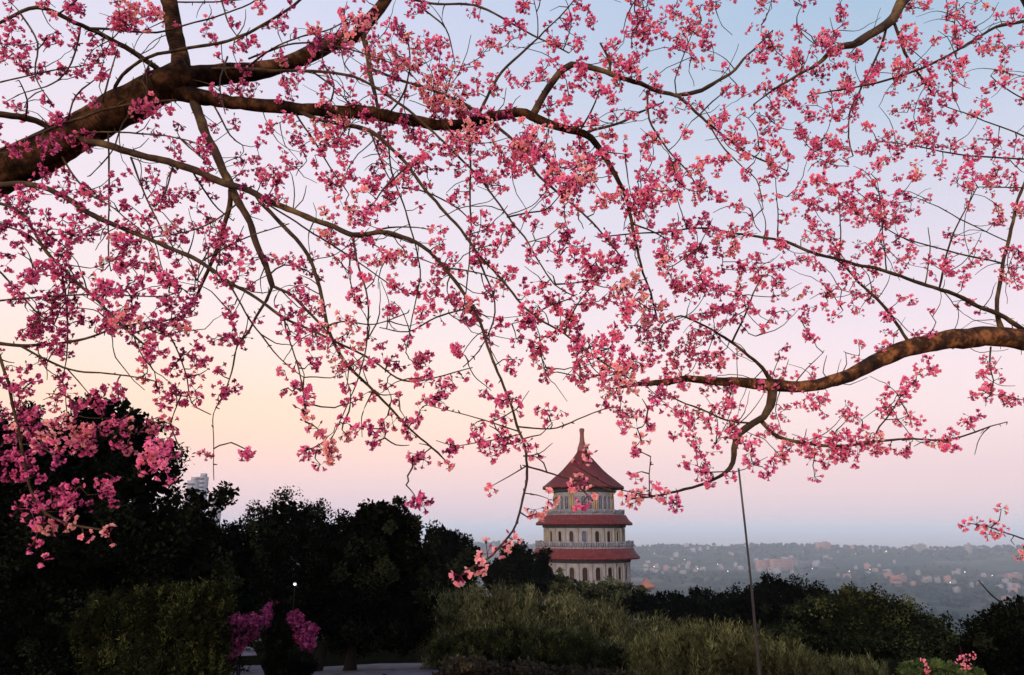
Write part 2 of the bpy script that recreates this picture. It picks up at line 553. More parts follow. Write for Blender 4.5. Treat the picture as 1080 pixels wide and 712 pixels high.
# landmarks one can tell apart
make_building(806, 602, 60, 40, 40, M['bpink'], 'left wing of the big salmon-pink block in the valley, beside the prop pole', storeys=8)
make_building(824, 602, 85, 44, 40, M['bpink'], 'long right wing of the big salmon-pink block in the valley', storeys=8)
make_building(868, 579, 70, 34, 40, M['bpink'], 'tall pink block standing out of the far wooded ridge', storeys=9)
make_building(945, 618, 26, 20, 18, M['bpink'], 'pink house with red roof at the foot of the dark wooded knoll', gable=True, storeys=2)
make_building(952, 616, 20, 26, 18, M['bpink'], 'narrow pink block beside the red-roofed house under the knoll', storeys=4)
make_building(1022, 584, 26, 44, 26, M['bgrey'], 'tall slim grey tower on the right end of the far ridge', storeys=12)
make_building(970, 582, 60, 36, 30, M['bwhite'], 'long white block with flat roof on the far ridge', storeys=6)
make_building(1070, 612, 40, 22, 26, M['bpink'], 'pink block at the right edge of the valley', storeys=4)
def tower_at(px, ytop, wpx, Y, label):
    T = py(px, ytop, Y); g = H(T[0], T[1]); w = wpx * Y / FPX; h = T[2] - g
    o = empty('tower_block', (T[0], T[1], g), label, 'tower block')
    b = MB(); box(b, (T[0], T[1], g + h / 2 - 2), (w, w, h + 4)); b.obj('wall', M['bgrey'], o)
    r = MB(); box(r, (T[0] + w * .1, T[1], g + h + 2.05), (w * .55, w * .6, 3.9)); r.obj('roof_hut', M['bgrey'], o)
    for q in range(int(h / 5)):
        wn = MB()
        box(wn, (T[0], T[1] - w / 2 - .06, g + 2.6 + q * 5), (w * .8, .3, 2.2))
        wn.obj('window_band', M['bwin'], o)
tower_at(204, 507, 9, 900, 'shorter grey tower block rising behind the big dark tree')
tower_at(214, 503, 9, 930, 'taller grey tower block rising behind the big dark tree')
tower_at(229, 526, 8, 860, 'low grey tower block in the gap between the dark trees')
spots = []
def scatter(n, x0, x1, y0, y1):
    for _ in range(n): spots.append((rng.uniform(x0, x1), rng.uniform(y0, y1)))
scatter(26, 678, 765, 590, 606); scatter(16, 765, 880, 588, 606); scatter(14, 880, 945, 592, 612)
scatter(14, 960, 1078, 596, 622); scatter(14, 840, 1060, 575, 586); scatter(10, 678, 800, 576, 588); scatter(8, 486, 562, 574, 590)
scatter(10, 985, 1078, 615, 640)
for i, (x, y) in enumerate(spots):
    k = rng.random()
    w = rng.uniform(9, 26) * (1.0 if y > 586 else 1.2)
    if k < .45:
        make_building(x, y, w, rng.uniform(9, 16), w * .6, M['bwhite'], 'small flat-roofed pale block in the hazy valley town', rz=rng.uniform(-.5, .5), group='small blocks of the valley town', storeys=3)
    elif k < .7:
        make_building(x, y, w * .8, rng.uniform(6, 9), w * .6, M['bwhite'], 'small red-roofed house in the hazy valley town', gable=True, rz=rng.uniform(-.6, .6), group='small houses of the valley town', storeys=2)
    else:
        make_building(x, y, w, rng.uniform(10, 22), w * .6, M['bgrey' if k < .88 else 'bpink'], 'small flat-roofed dull block in the hazy valley town', rz=rng.uniform(-.5, .5), group='small dull blocks of the valley town', storeys=4)
for x, y in [(1018, 607), (1047, 611), (857, 603), (896, 606), (690, 601), (722, 593), (736, 603), (757, 598), (903, 587), (918, 604), (935, 584), (690, 586), (768, 606), (1003, 619)]:
    P = ground_hit(x, y)
    if P is None: continue
    o = empty('street_lamp', P, 'lit white street lamp twinkling far off in the valley town', 'street lamp', 'lit lamps in the valley town')
    b = MB(); tube(b, [P, P + [0, 0, 11]], [.25, .15], 6); b.obj('pole', M['steel'], o)
    b = MB(); lathe(b, [(.01, -.8), (.6, -.5), (.85, 0), (.6, .5), (.01, .8)], P + [0, 0, 11.8], 10); b.obj('globe', M['far_lamp'], o)

# ------------------------------------------------------------------ the round temple tower
TY = 110.0
TC = py(616, 560, TY)
KP = (TY * CP) / FPX * 1.0          # metres per pixel there
def tz(y): return py(616, y, TY)[2]
base_z = H(TC[0], TC[1])
temple = empty('temple_tower', (TC[0], TC[1], base_z), 'round three-tiered temple tower with red conical roof and spire', 'temple')
C0 = np.array([TC[0], TC[1], 0.0])
def L(prof, name, m, seg=96, smooth=True, parent=temple, rib=0., nrib=0):
    b = MB(); lathe(b, [(max(r, .05) * KP, tz(y)) for r, y in prof], C0, seg, rib, nrib)
    return b.obj(name, m, parent, smooth=smooth)
def storey(r, ytop, ybot, name='wall'):
    return L([(r, ybot), (r, ytop)], name, M['plaster'])
# top roof with tile ribs, and its spire
L([(4.8, 474.5), (5.8, 478), (9, 482.5), (13, 487), (17.5, 492), (22, 497), (27, 501.6), (32.5, 506), (37.5, 510.2), (41.5, 513.4), (43.2, 514.4), (43.3, 516.2), (41, 516.6)], 'roof', M['roof'], 144, False, rib=.13, nrib=1)
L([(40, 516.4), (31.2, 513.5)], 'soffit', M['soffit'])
L([(5.6, 475.6), (4.9, 472), (3.9, 469.5), (2.8, 466), (2.2, 460), (2.3, 456), (2.9, 453.8), (2.3, 452), (0, 451.6)], 'spire', M['finial'], 24)
def tier(rb_in, yin, r_eave, y_eave, r_under, y_under):
    prof = [(rb_in, yin)]
    for k in np.linspace(0, 1, 6)[1:]:
        prof.append((rb_in + (r_eave - rb_in) * k, yin + (y_eave - yin) * (1 - (1 - k) ** 1.6)))
    prof += [(r_eave + .2, y_eave + 1.6), (r_eave - 2, y_eave + 2.1)]
    L(prof, 'roof', M['roof'], 168, False, rib=.12, nrib=1)
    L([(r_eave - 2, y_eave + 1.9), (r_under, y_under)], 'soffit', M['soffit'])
tier(44, 544, 50.6, 552.2, 41.2, 552.5)
tier(50.6, 578, 57, 587, 45.2, 587.5)
storey(31, 513, 546)
storey(41, 551, 580)
base_y_px = 640
storey(45, 586, base_y_px)
L([(34, 514), (33.6, 519.5), (31.2, 520.2)], 'eave_shade_ring', M['soffit'])  # dark rings put in for the shade under each eave
L([(44.5, 552), (43.5, 556.5), (41.2, 556.9)], 'eave_shade_ring', M['soffit'])
L([(49, 587), (47.6, 592), (45.2, 592.4)], 'eave_shade_ring', M['soffit'])
# white balconies: floor slab, rail and balusters in one mesh each
def balcony(r, y0, y1, n):
    b = MB()
    z0, z1 = tz(y1), tz(y0)
    lathe(b, [((r - 7) * KP, z0 + .02), (r * KP, z0), (r * KP, z0 + .28), ((r - 1) * KP, z0 + .29)], C0, 96)
    lathe(b, [(r * KP - .12, z1 - .16), (r * KP + .05, z1 - .16), (r * KP + .05, z1), (r * KP - .12, z1), (r * KP - .12, z1 - .16)], C0, 96)
    for k in range(n):
        a = 2 * np.pi * k / n
        p = C0 + [(r * KP - .04) * math.cos(a), (r * KP - .04) * math.sin(a), 0]
        big = k % 5 == 0
        box(b, (p[0], p[1], (z0 + .29 + z1 + (.1 if big else -.17)) / 2), (.3 if big else .14, .3 if big else .14, z1 - z0 - .29 + (.1 if big else -.17)), a)
    b.obj('balustrade', M['balustrade'], temple)
balcony(42.5, 538.5, 544.3, 110)
balcony(50.6, 571, 578.3, 130)

def arch(w, h, n=8):
    a = np.linspace(0, np.pi, n)
    return [(-w / 2, 0), (w / 2, 0)] + [(w / 2 * math.cos(t), h - w / 2 + w / 2 * math.sin(t)) for t in a]
def arch_meshes(w, h, fr, frame_mat, pane_mat, mull=False):
    A = np.array(arch(w, h)); B = np.array(arch(w + 2 * fr, h + fr)); B[:2, 1] -= fr * .6
    n = len(A)
    f = MB()
    o, i_ = -.16, -.16
    V = np.concatenate([np.c_[B[:, 0], np.full(n, o), B[:, 1]], np.c_[A[:, 0], np.full(n, o), A[:, 1]],
                        np.c_[B[:, 0], np.full(n, .15), B[:, 1]], np.c_[A[:, 0], np.full(n, .15), A[:, 1]]])
    j = np.arange(n); j2 = (j + 1) % n
    f.add(V, np.concatenate([np.stack([j, j2, n + j2, n + j], -1), np.stack([j2, j, 2 * n + j, 2 * n + j2], -1), np.stack([n + j, n + j2, 3 * n + j2, 3 * n + j], -1)]))
    # mullion and transom stand in the opening
    if mull:
        box(f, (0, -.06, h * .47), (.05, .1, h * .9)); box(f, (0, -.064, h * .55), (w * .98, .09, .05))
    p = MB()
    p.add(np.c_[A[:, 0], np.full(n, -.03), A[:, 1]], [np.arange(n)[None, :]])
    return f.mesh('window', frame_mat), p.mesh('pane', pane_mat)
def put_window(ms, r, z, a, name='window'):
    # a = angle from the side that faces the camera
    o = bpy.data.objects.new(name, ms[0]); COL.objects.link(o); o.parent = temple
    th = a
    o.location = (math.sin(th) * r, -math.cos(th) * r, z - base_z)
    o.rotation_euler = (0, 0, th)
    c = bpy.data.objects.new('pane', ms[1]); COL.objects.link(c); c.parent = o
    return o
cam_az = math.atan2(TC[0], TC[1])   # turn the front towards the camera's side
wm1 = arch_meshes(4.4 * KP, 13 * KP, .9 * KP, M['stonewhite'], M['blue_glass'], True)
wm2 = arch_meshes(4.2 * KP, 12.5 * KP, .6 * KP, M['ivory'], M['brown_glass'])
wm2b = arch_meshes(4.2 * KP, 12.5 * KP, .7 * KP, M['stonewhite'], M['blue_glass'])
wm3 = arch_meshes(5.0 * KP, 12.5 * KP, .8 * KP, M['ivory'], M['brown_glass'])
def pilaster(r, y0, y1, a, w, m):
    b = MB()
    p = C0 + [math.sin(a) * r, -math.cos(a) * r, 0]
    z0, z1 = tz(y1), tz(y0)
    box(b, (p[0], p[1], (z0 + z1) / 2), (w, .5, z1 - z0), a)
    b.obj('pilaster', m, temple)
for g in range(8):
    a0 = -cam_az + g * math.pi / 4
    for k in (-1, 0, 1):
        put_window(wm1, 31 * KP, tz(537.5), a0 + k * 6.4 / 31)
    for s in (-1, 1):
        pilaster(31 * KP, 520.5, 542.5, a0 + s * 10.9 / 31, 1.9 * KP, M['cream'])
for g in range(20):
    a0 = -cam_az + g * 2 * math.pi / 20
    put_window(wm2b if g % 5 == 0 else wm2, 41 * KP, tz(573), a0)
    pilaster(41 * KP, 557, 577, a0 + math.pi / 20, 1.3 * KP, M['ivory'])
for g in range(22):
    a0 = -cam_az + g * 2 * math.pi / 22
    put_window(wm3, 45 * KP, tz(609.5), a0)
    pilaster(45 * KP, 592.6, 625, a0 + math.pi / 22, 1.6 * KP, M['stonewhite'])
# small red-roofed gate pavilion at the tower's right foot
gp = py(682, 618, 104)
gz = H(gp[0], gp[1])
pav = empty('pavilion', (gp[0], gp[1], gz), 'small red-roofed gate pavilion at the right foot of the temple tower', 'pavilion')
ztop = py(682, 610, 104)[2]
b = MB(); box(b, (gp[0], gp[1], (gz + ztop - 1.0) / 2), (1.5, 1.5, ztop - 1.0 - gz)); b.obj('wall', M['plaster'], pav)
b = MB(); lathe(b, [(1.4, ztop - 1.15), (1.5, ztop - .95), (.95, ztop - .7), (.5, ztop - .35), (.08, ztop)], (gp[0], gp[1], 0), 4, a0=.78); b.obj('roof', M['broof'], pav)

# ------------------------------------------------------------------ leafy crowns
def leaf_cloud(mb, ells, n, size, asp=.55, up=0.0, clumps=26, shell=.55, tint0=.45, core=True, droop=0.0, plume=0.0):
    """ells: world ellipsoids (centre, radii). Leaves gather in clumps spread through the ellipsoids."""
    vol = np.array([(e[1][0] * e[1][1] * e[1][2]) ** (2 / 3) for e in ells])
    share = vol / vol.sum()
    for (c, r), sh in zip(ells, share):
        c, r = np.asarray(c), np.asarray(r)
        k = max(5, int(clumps * (sh * len(ells)) ** .5))
        d = rng.standard_normal((k, 3)); d /= np.linalg.norm(d, axis=1)[:, None]
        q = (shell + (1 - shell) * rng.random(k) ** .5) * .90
        cc = d * q[:, None]
        cs = rng.uniform(.14, .30, k)
        ct = np.clip(rng.normal(tint0, .16, k), .02, .98)
        m = int(n * sh)
        w = rng.integers(0, k, m)
        off = rng.standard_normal((m, 3)); off /= np.linalg.norm(off, axis=1)[:, None]
        off *= (rng.random(m) ** .45)[:, None] * cs[w][:, None]
        if plume:                   # upright feathery plumes instead of round clumps
            off *= np.array([.55, .55, plume])
            cc[:, 2] = np.clip(cc[:, 2], -1, .62)
        P = c + (cc[w] + off) * r
        t = np.clip(ct[w] + rng.normal(0, .14, m), 0, 1)
        s = size * rng.uniform(.6, 1.35, m)
        cards(mb, P, s, asp, up, t, droop)
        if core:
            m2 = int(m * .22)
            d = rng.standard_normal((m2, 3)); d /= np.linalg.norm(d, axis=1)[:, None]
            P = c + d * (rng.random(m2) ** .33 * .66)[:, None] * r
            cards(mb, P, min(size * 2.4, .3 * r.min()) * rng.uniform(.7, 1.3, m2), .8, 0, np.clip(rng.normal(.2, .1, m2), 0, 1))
def cards(mb, P, s, asp, up, t, droop=0.0):
    m = len(P)
    A = rng.standard_normal((m, 3))
    A[:, 2] = A[:, 2] * (1 - min(up, .8)) + up * 2.2 - droop * 2
    A /= np.linalg.norm(A, axis=1)[:, None]
    B = np.cross(A, rng.standard_normal((m, 3)))
    B /= np.linalg.norm(B, axis=1)[:, None] + 1e-9
    N = np.cross(A, B)
    s = s[:, None]
    V = np.stack([P, P + A * s * .5 + B * s * asp * .5 + N * s * .08, P + A * s, P + A * s * .5 - B * s * asp * .5 + N * s * .08], 1).reshape(-1, 3)
    mb.add(V, np.arange(4 * m).reshape(-1, 4), np.repeat(t, 4))

def ell(cx, cy, rx, ry, Y, depth=None):
    c = py(cx, cy, Y)
    k = Y / FPX
    return (c, np.array([rx * k, (depth or (rx + ry) / 2) * k, ry * k]))

def tree(name, label, cat, Y, trunk_px, ells_px, n, size, lm, trunk_r=.12, group=None, trunks=None, limbs=6, **kw):
    base = py(trunk_px, 600, Y)
    base[2] = H(base[0], base[1])
    o = empty(name, base, label, cat, group)
    E = [ell(*e, Y + (e[4] if len(e) > 4 else 0)) if len(e) == 4 else ell(e[0], e[1], e[2], e[3], Y + e[4]) for e in ells_px]
    cen = np.mean([e[0] for e in E], axis=0)
    tr = MB()
    for tx in (trunks or [trunk_px]):
        b0 = py(tx, 600, Y); b0[2] = H(b0[0], b0[1]) - .1
        mid = b0 * .55 + cen * .45 + rng.normal(0, .08, 3)
        mid[0] = b0[0] * .75 + cen[0] * .25
        P = catmull([b0, mid, cen], .25)
        tube(tr, P, np.linspace(trunk_r, trunk_r * .45, len(P)) * (1 + .6 * np.exp(-np.linspace(0, 9, len(P)))), 9, .05)
        for e in E[:limbs]:
            q = mid * .4 + cen * .6
            tip = e[0] + rng.normal(0, .15, 3) * e[1]
            Pl = catmull([mid, q * .4 + tip * .6 + rng.normal(0, .1, 3), tip], .25)
            tube(tr, Pl, np.linspace(trunk_r * .5, trunk_r * .15, len(Pl)), 6, .05)
    tr.obj('trunk', M['dark_bark'], o, smooth=True)
    cr = MB()
    leaf_cloud(cr, E, n, size, **kw)
    cr.obj('crown', lm, o)
    return o

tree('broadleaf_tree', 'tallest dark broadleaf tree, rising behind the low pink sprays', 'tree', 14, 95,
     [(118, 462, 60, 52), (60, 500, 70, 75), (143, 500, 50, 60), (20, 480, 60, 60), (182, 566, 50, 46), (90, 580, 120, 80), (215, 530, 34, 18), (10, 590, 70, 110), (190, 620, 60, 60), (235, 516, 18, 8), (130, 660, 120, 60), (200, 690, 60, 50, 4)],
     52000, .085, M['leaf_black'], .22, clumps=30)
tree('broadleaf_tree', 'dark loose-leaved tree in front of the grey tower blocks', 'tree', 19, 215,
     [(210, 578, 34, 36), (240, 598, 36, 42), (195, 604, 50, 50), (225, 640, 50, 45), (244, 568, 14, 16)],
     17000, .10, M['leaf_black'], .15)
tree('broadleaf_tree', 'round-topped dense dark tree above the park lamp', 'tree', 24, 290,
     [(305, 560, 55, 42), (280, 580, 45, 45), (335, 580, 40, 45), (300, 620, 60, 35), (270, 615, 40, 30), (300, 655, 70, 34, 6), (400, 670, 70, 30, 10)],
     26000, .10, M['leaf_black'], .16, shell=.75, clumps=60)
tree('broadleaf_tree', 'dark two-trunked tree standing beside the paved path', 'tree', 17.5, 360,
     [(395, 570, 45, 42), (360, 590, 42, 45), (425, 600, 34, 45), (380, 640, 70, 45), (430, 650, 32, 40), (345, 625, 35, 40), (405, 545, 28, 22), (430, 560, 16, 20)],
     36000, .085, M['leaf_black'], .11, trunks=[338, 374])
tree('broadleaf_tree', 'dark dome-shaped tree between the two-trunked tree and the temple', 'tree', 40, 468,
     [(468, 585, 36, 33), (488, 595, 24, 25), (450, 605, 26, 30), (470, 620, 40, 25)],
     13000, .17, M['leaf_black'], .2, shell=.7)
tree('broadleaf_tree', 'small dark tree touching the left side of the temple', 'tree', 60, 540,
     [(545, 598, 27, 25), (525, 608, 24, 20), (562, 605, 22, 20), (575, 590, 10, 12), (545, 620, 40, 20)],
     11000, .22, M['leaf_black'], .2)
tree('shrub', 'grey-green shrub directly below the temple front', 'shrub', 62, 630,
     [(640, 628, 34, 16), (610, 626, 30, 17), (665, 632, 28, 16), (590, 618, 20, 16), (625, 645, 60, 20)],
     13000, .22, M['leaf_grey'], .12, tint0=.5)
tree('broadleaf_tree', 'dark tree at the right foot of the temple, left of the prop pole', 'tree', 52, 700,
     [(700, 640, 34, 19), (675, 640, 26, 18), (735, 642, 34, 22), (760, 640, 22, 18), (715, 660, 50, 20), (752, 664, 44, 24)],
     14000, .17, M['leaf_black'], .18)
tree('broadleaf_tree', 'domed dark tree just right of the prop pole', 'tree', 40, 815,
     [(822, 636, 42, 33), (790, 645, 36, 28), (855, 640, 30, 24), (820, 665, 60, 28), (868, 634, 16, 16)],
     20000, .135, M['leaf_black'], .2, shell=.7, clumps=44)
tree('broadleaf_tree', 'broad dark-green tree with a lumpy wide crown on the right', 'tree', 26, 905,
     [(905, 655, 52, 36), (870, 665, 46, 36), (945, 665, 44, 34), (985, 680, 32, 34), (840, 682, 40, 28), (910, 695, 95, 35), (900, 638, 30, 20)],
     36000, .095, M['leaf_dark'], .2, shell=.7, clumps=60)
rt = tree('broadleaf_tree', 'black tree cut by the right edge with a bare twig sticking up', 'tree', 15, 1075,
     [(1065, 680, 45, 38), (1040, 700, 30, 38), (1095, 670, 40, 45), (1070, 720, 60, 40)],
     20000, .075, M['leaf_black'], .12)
b = MB(); tube(b, catmull([py(1068, 660, 14.9), py(1060, 640, 14.9), py(1045, 627, 14.9), py(1032, 612, 14.9)], .1), np.linspace(.022, .009, len(catmull([py(1068, 660, 14.9), py(1060, 640, 14.9), py(1045, 627, 14.9), py(1032, 612, 14.9)], .1))), 6, .1)
b.obj('bare_twig', M['dark_bark'], rt)

# feathery hedge: fine upright sprays
def hedge(name, label, cat, Y, ells_px, n, size, lm, asp=.10, up=.75, tint0=.45, clumps=40, base_px=None, core=True, plume=0.0):
    # bushes given by spread alone: sprigs strewn along a sloping band
    ells_px = [(e[0], 672 - (e[0] - 240) * .42 + rng.uniform(-10, 14), *e[2:]) if e[1] == 0 else (e[0], 646 + (e[0] - 304) * 1.0 + rng.uniform(-8, 14), *e[2:]) if e[1] == 1 else e for e in ells_px]
    E = [ell(e[0], e[1], e[2], e[3], Y + (e[4] if len(e) > 4 else 0), e[5] if len(e) > 5 else None) for e in ells_px]
    c = np.mean([e[0] for e in E], axis=0)
    g = H(c[0], c[1])
    o = empty(name, (c[0], c[1], g), label, cat)
    m = MB(); leaf_cloud(m, E, n, size, asp, up, clumps, .5, tint0, core, 0.0, plume); m.obj('foliage', lm, o)
    for e in E:
        for _ in range(3 if len(E) < 10 else 1):
            x, y = e[0][:2] + rng.normal(0, .3, 2) * e[1][:2]
            y += abs(e[1][1]) * .5
            if len(E) > 10 and rng.random() < .7: continue
            gz_ = H(x, y)
            s = MB()
            tube(s, [(x, y, gz_ - .05), (x + rng.normal(0, .1), y, max(gz_ + .3, e[0][2] + e[1][2] * .3))], [.02, .008], 5)
            s.obj('stem', M['dark_bark'], o)
    return o
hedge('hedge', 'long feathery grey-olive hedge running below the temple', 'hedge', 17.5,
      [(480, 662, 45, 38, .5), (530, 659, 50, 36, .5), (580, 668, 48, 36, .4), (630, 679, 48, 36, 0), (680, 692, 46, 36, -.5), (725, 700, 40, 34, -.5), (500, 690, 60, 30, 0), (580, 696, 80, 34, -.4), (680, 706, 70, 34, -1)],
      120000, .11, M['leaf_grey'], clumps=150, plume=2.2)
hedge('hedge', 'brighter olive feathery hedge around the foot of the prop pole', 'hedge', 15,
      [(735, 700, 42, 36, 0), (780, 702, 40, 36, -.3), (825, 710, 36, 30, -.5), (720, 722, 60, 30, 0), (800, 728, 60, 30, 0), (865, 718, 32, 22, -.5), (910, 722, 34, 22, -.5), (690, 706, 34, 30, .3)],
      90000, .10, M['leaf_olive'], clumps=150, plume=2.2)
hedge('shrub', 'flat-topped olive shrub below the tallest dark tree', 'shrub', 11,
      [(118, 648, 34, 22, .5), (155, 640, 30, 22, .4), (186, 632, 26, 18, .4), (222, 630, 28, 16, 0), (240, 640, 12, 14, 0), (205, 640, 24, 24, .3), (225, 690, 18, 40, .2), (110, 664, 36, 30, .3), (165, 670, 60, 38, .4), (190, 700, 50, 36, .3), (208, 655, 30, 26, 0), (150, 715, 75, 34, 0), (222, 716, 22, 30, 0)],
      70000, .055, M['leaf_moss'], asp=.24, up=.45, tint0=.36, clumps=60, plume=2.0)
hedge('shrub', 'dark foliage added for the shade at the foot of the long hedge, behind the rusty shrub', 'shrub', 15.4,  # added foliage whose dark colour stands for shade on the hedge's lower part
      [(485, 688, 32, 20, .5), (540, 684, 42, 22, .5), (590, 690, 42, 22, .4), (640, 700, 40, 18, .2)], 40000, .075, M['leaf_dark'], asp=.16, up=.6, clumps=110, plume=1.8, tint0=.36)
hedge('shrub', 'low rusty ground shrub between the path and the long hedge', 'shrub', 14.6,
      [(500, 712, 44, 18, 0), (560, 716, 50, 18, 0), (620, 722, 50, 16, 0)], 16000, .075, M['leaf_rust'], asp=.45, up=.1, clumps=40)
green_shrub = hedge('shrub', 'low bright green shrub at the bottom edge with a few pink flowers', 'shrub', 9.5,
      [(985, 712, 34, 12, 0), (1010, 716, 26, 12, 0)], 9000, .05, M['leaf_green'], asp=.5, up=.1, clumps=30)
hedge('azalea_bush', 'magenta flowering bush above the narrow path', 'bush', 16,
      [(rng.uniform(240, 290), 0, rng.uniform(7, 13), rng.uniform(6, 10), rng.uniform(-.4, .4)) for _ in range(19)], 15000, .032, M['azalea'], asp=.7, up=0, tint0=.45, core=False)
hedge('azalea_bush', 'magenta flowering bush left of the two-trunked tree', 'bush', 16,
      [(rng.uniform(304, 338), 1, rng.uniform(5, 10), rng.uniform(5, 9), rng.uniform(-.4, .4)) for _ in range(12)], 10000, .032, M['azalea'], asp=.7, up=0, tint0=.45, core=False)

hedge('shrub', 'black leafy shrub in the bottom left corner', 'shrub', 12.5,
      [(20, 690, 55, 45, 0), (75, 700, 45, 40, 0), (-30, 660, 50, 70, 0)], 22000, .06, M['leaf_black'], asp=.5, up=.1, clumps=50)
hedge('shrub', 'black leafy shrub between the two magenta bushes', 'shrub', 15,
      [(294, 682, 15, 26, 0), (294, 702, 18, 20, 0), (304, 708, 24, 18, 0), (318, 700, 16, 14, 0), (296, 650, 9, 18, .8)], 14000, .05, M['leaf_black'], asp=.5, up=.1, clumps=40)
hedge('shrub', 'black leafy shrub filling the gap between the olive shrub and the pale boulder', 'shrub', 14.5,
      [(216, 660, 10, 22, 0), (214, 690, 10, 26, 0)], 5000, .05, M['leaf_black'], asp=.5, up=.1, clumps=30)

# park lamp with its lit white globe, and the pale rock beside the path
lp = py(311, 616, 16.5)
lg = H(lp[0], lp[1])
lo = empty('park_lamp', (lp[0], lp[1], lg), 'park lamp with lit white globe against the dark trees', 'lamp')
b = MB(); tube(b, [(lp[0], lp[1], lg - .05), (lp[0], lp[1], lg + .25), (lp[0], lp[1], lp[2] - .05)], [.04, .014, .010], 10); b.obj('pole', M['dark_bark'], lo)
b = MB(); lathe(b, [(.004, -.03), (.021, -.021), (.03, 0), (.021, .021), (.004, .03)], lp, 16); b.obj('globe', M['globe'], lo, smooth=True)
b = MB(); lathe(b, [(.034, .022), (.028, .034), (.004, .042)], lp, 16); b.obj('cap', M['steel'], lo)
rp = ground_hit(236, 687)
b = MB()
th, ph = np.meshgrid(np.linspace(0, 2 * np.pi, 14, endpoint=False), np.linspace(.1, 3.0, 8))
rr_ = .26 * (1 + .18 * rng.standard_normal(th.shape))
V = np.stack([rr_ * np.sin(ph) * np.cos(th) * 1.3, rr_ * np.sin(ph) * np.sin(th), rr_ * np.cos(ph) * .8], -1).reshape(-1, 3) + rp + [0, 0, .12]
i = np.arange(7)[:, None] * 14; j = np.arange(14)[None]; j2 = (j + 1) % 14
b.add(V, np.stack([i + j, i + 14 + j, i + 14 + j2, i + j2], -1).reshape(-1, 4))
tag(b.obj('rock', M['rock'], loc=tuple(rp)), 'pale boulder beside the narrow path', 'rock')

# ------------------------------------------------------------------ the two cherry trees
# every branch: pixel trace of the photograph, radii in pixels, depth at the end; its start sits on its parent
BR = {'A': [], 'B': []}
NX, NY, ND, NT, NB = [], [], [], [], []     # nodes of the branch network
def add_nodes(px, py__, d, t, bi):
    NX.extend(px); NY.extend(py__); ND.extend(d); NT.extend([t] * len(px)); NB.extend([bi] * len(px))
def nearest(x, y, t=None, last=None):
    X, Y_ = np.array(NX), np.array(NY)
    D = (X - x) ** 2 + (Y_ - y) ** 2
    if t is not None:
        D = np.where(np.array(NT) == t, D, 1e12)
    return int(np.argmin(D))
def branch(t, pts, radii, d1, d0=None, base3=None, base_r=None, name='branch', m='twig', sides=8, wob=.05):
    pts = np.array(pts, float)
    if d0 is None:
        d0 = ND[nearest(*pts[0], t)]
    cum = np.concatenate([[0], np.cumsum(np.linalg.norm(np.diff(pts, axis=0), axis=1))])
    f = cum / cum[-1]
    dd = d0 + (d1 - d0) * f
    rr_ = np.interp(np.linspace(0, 1, len(pts)), np.linspace(0, 1, len(radii)), radii)
    Q = catmull(np.c_[pts, dd * 60, rr_], 7)
    # slight natural crookedness
    if len(Q) > 4:
        w = rng.standard_normal((len(Q), 2)); w[0] = 0
        w = (w + np.roll(w, 1, 0) + np.roll(w, -1, 0)) / 3; w[0] = 0
        Q[:, :2] += w * np.minimum(1.3, .35 + Q[:, 3:4] * .22)
    d = Q[:, 2] / 60
    P = np.array([pd(a, b_, c) for a, b_, c in zip(Q[:, 0], Q[:, 1], d)])
    R = np.where(Q[:, 3] < 4.5, Q[:, 3] * (.72 + .28 * np.clip((Q[:, 3] - 2.5) / 2, 0, 1)), Q[:, 3]) * d / FPX
    bi = len(BR[t])
    add_nodes(list(Q[:, 0]), list(Q[:, 1]), list(d), t, bi)
    if base3 is not None:
        nb = len(base3)
        P2 = catmull(np.vstack([np.array(base3), P[:1]]), .12)[:-1]
        R2 = np.interp(np.linspace(0, 1, len(P2)), np.linspace(0, 1, nb + 1), list(base_r) + [R[0]])
        P, R = np.vstack([P2, P]), np.concatenate([R2, R])
    BR[t].append({'P': P, 'R': R, 'name': name, 'm': m, 'sides': sides, 'wob': wob, 'tw': []})
    return bi

A, B_ = 'A', 'B'
branch(A, [(-70, 215), (0, 183), (60, 153), (110, 124), (160, 97), (200, 76)], [24, 20.5, 19.5, 18.5, 17.5, 14], 3.45, d0=3.3,
       base3=[(-3.95, 3.0, -.25), (-3.85, 3.0, .5), (-3.6, 3.02, 1.4), (-3.15, 3.08, 2.3)], base_r=[.24, .18, .155, .13], name='trunk', m='bark', sides=20, wob=.012)
branch(A, [(192, 86), (187, 50), (181, 20), (175, -15), (165, -70)], [11, 9.5, 8.5, 8, 7], 3.7, name='limb', m='bark', sides=16, wob=.02)
branch(A, [(190, 82), (235, 77), (275, 75), (315, 63), (350, 47), (378, 36), (396, 14), (412, -8), (430, -45)], [12, 10, 9.2, 8.6, 8, 6.5, 6, 5.5, 5], 3.9, name='limb', m='bark', sides=16, wob=.02)
branch(A, [(180, 97), (215, 103), (270, 110), (340, 116), (400, 121), (445, 128), (490, 131), (520, 123), (548, 118), (562, 122), (585, 133), (615, 140), (628, 153), (645, 178), (660, 208), (668, 240), (676, 280), (688, 315), (693, 338)],
       [8, 7.6, 7, 6.6, 6, 5.6, 5.2, 4.8, 4.2, 3.8, 3.2, 2.6, 2.2, 1.6, 1.2], 2.9, name='limb', m='bark', sides=12, wob=.02)
L3 = len(BR[A]) - 1
branch(A, [(562, 121), (575, 96), (592, 75), (602, 68), (625, 72), (660, 82), (690, 95), (715, 102), (740, 124), (765, 145), (795, 165), (830, 180)], [4.2, 4, 3.8, 3.5, 3, 2.6, 1.8, 1.4, 1], 3.3)
branch(A, [(712, 101), (740, 95), (765, 82), (790, 58), (815, 32)], [2.6, 3, 2.4, 1.7, .9], 3.6)
branch(A, [(618, 140), (650, 131), (675, 119), (700, 108)], [2.4, 2.2, 1.6, 1], 3.5)
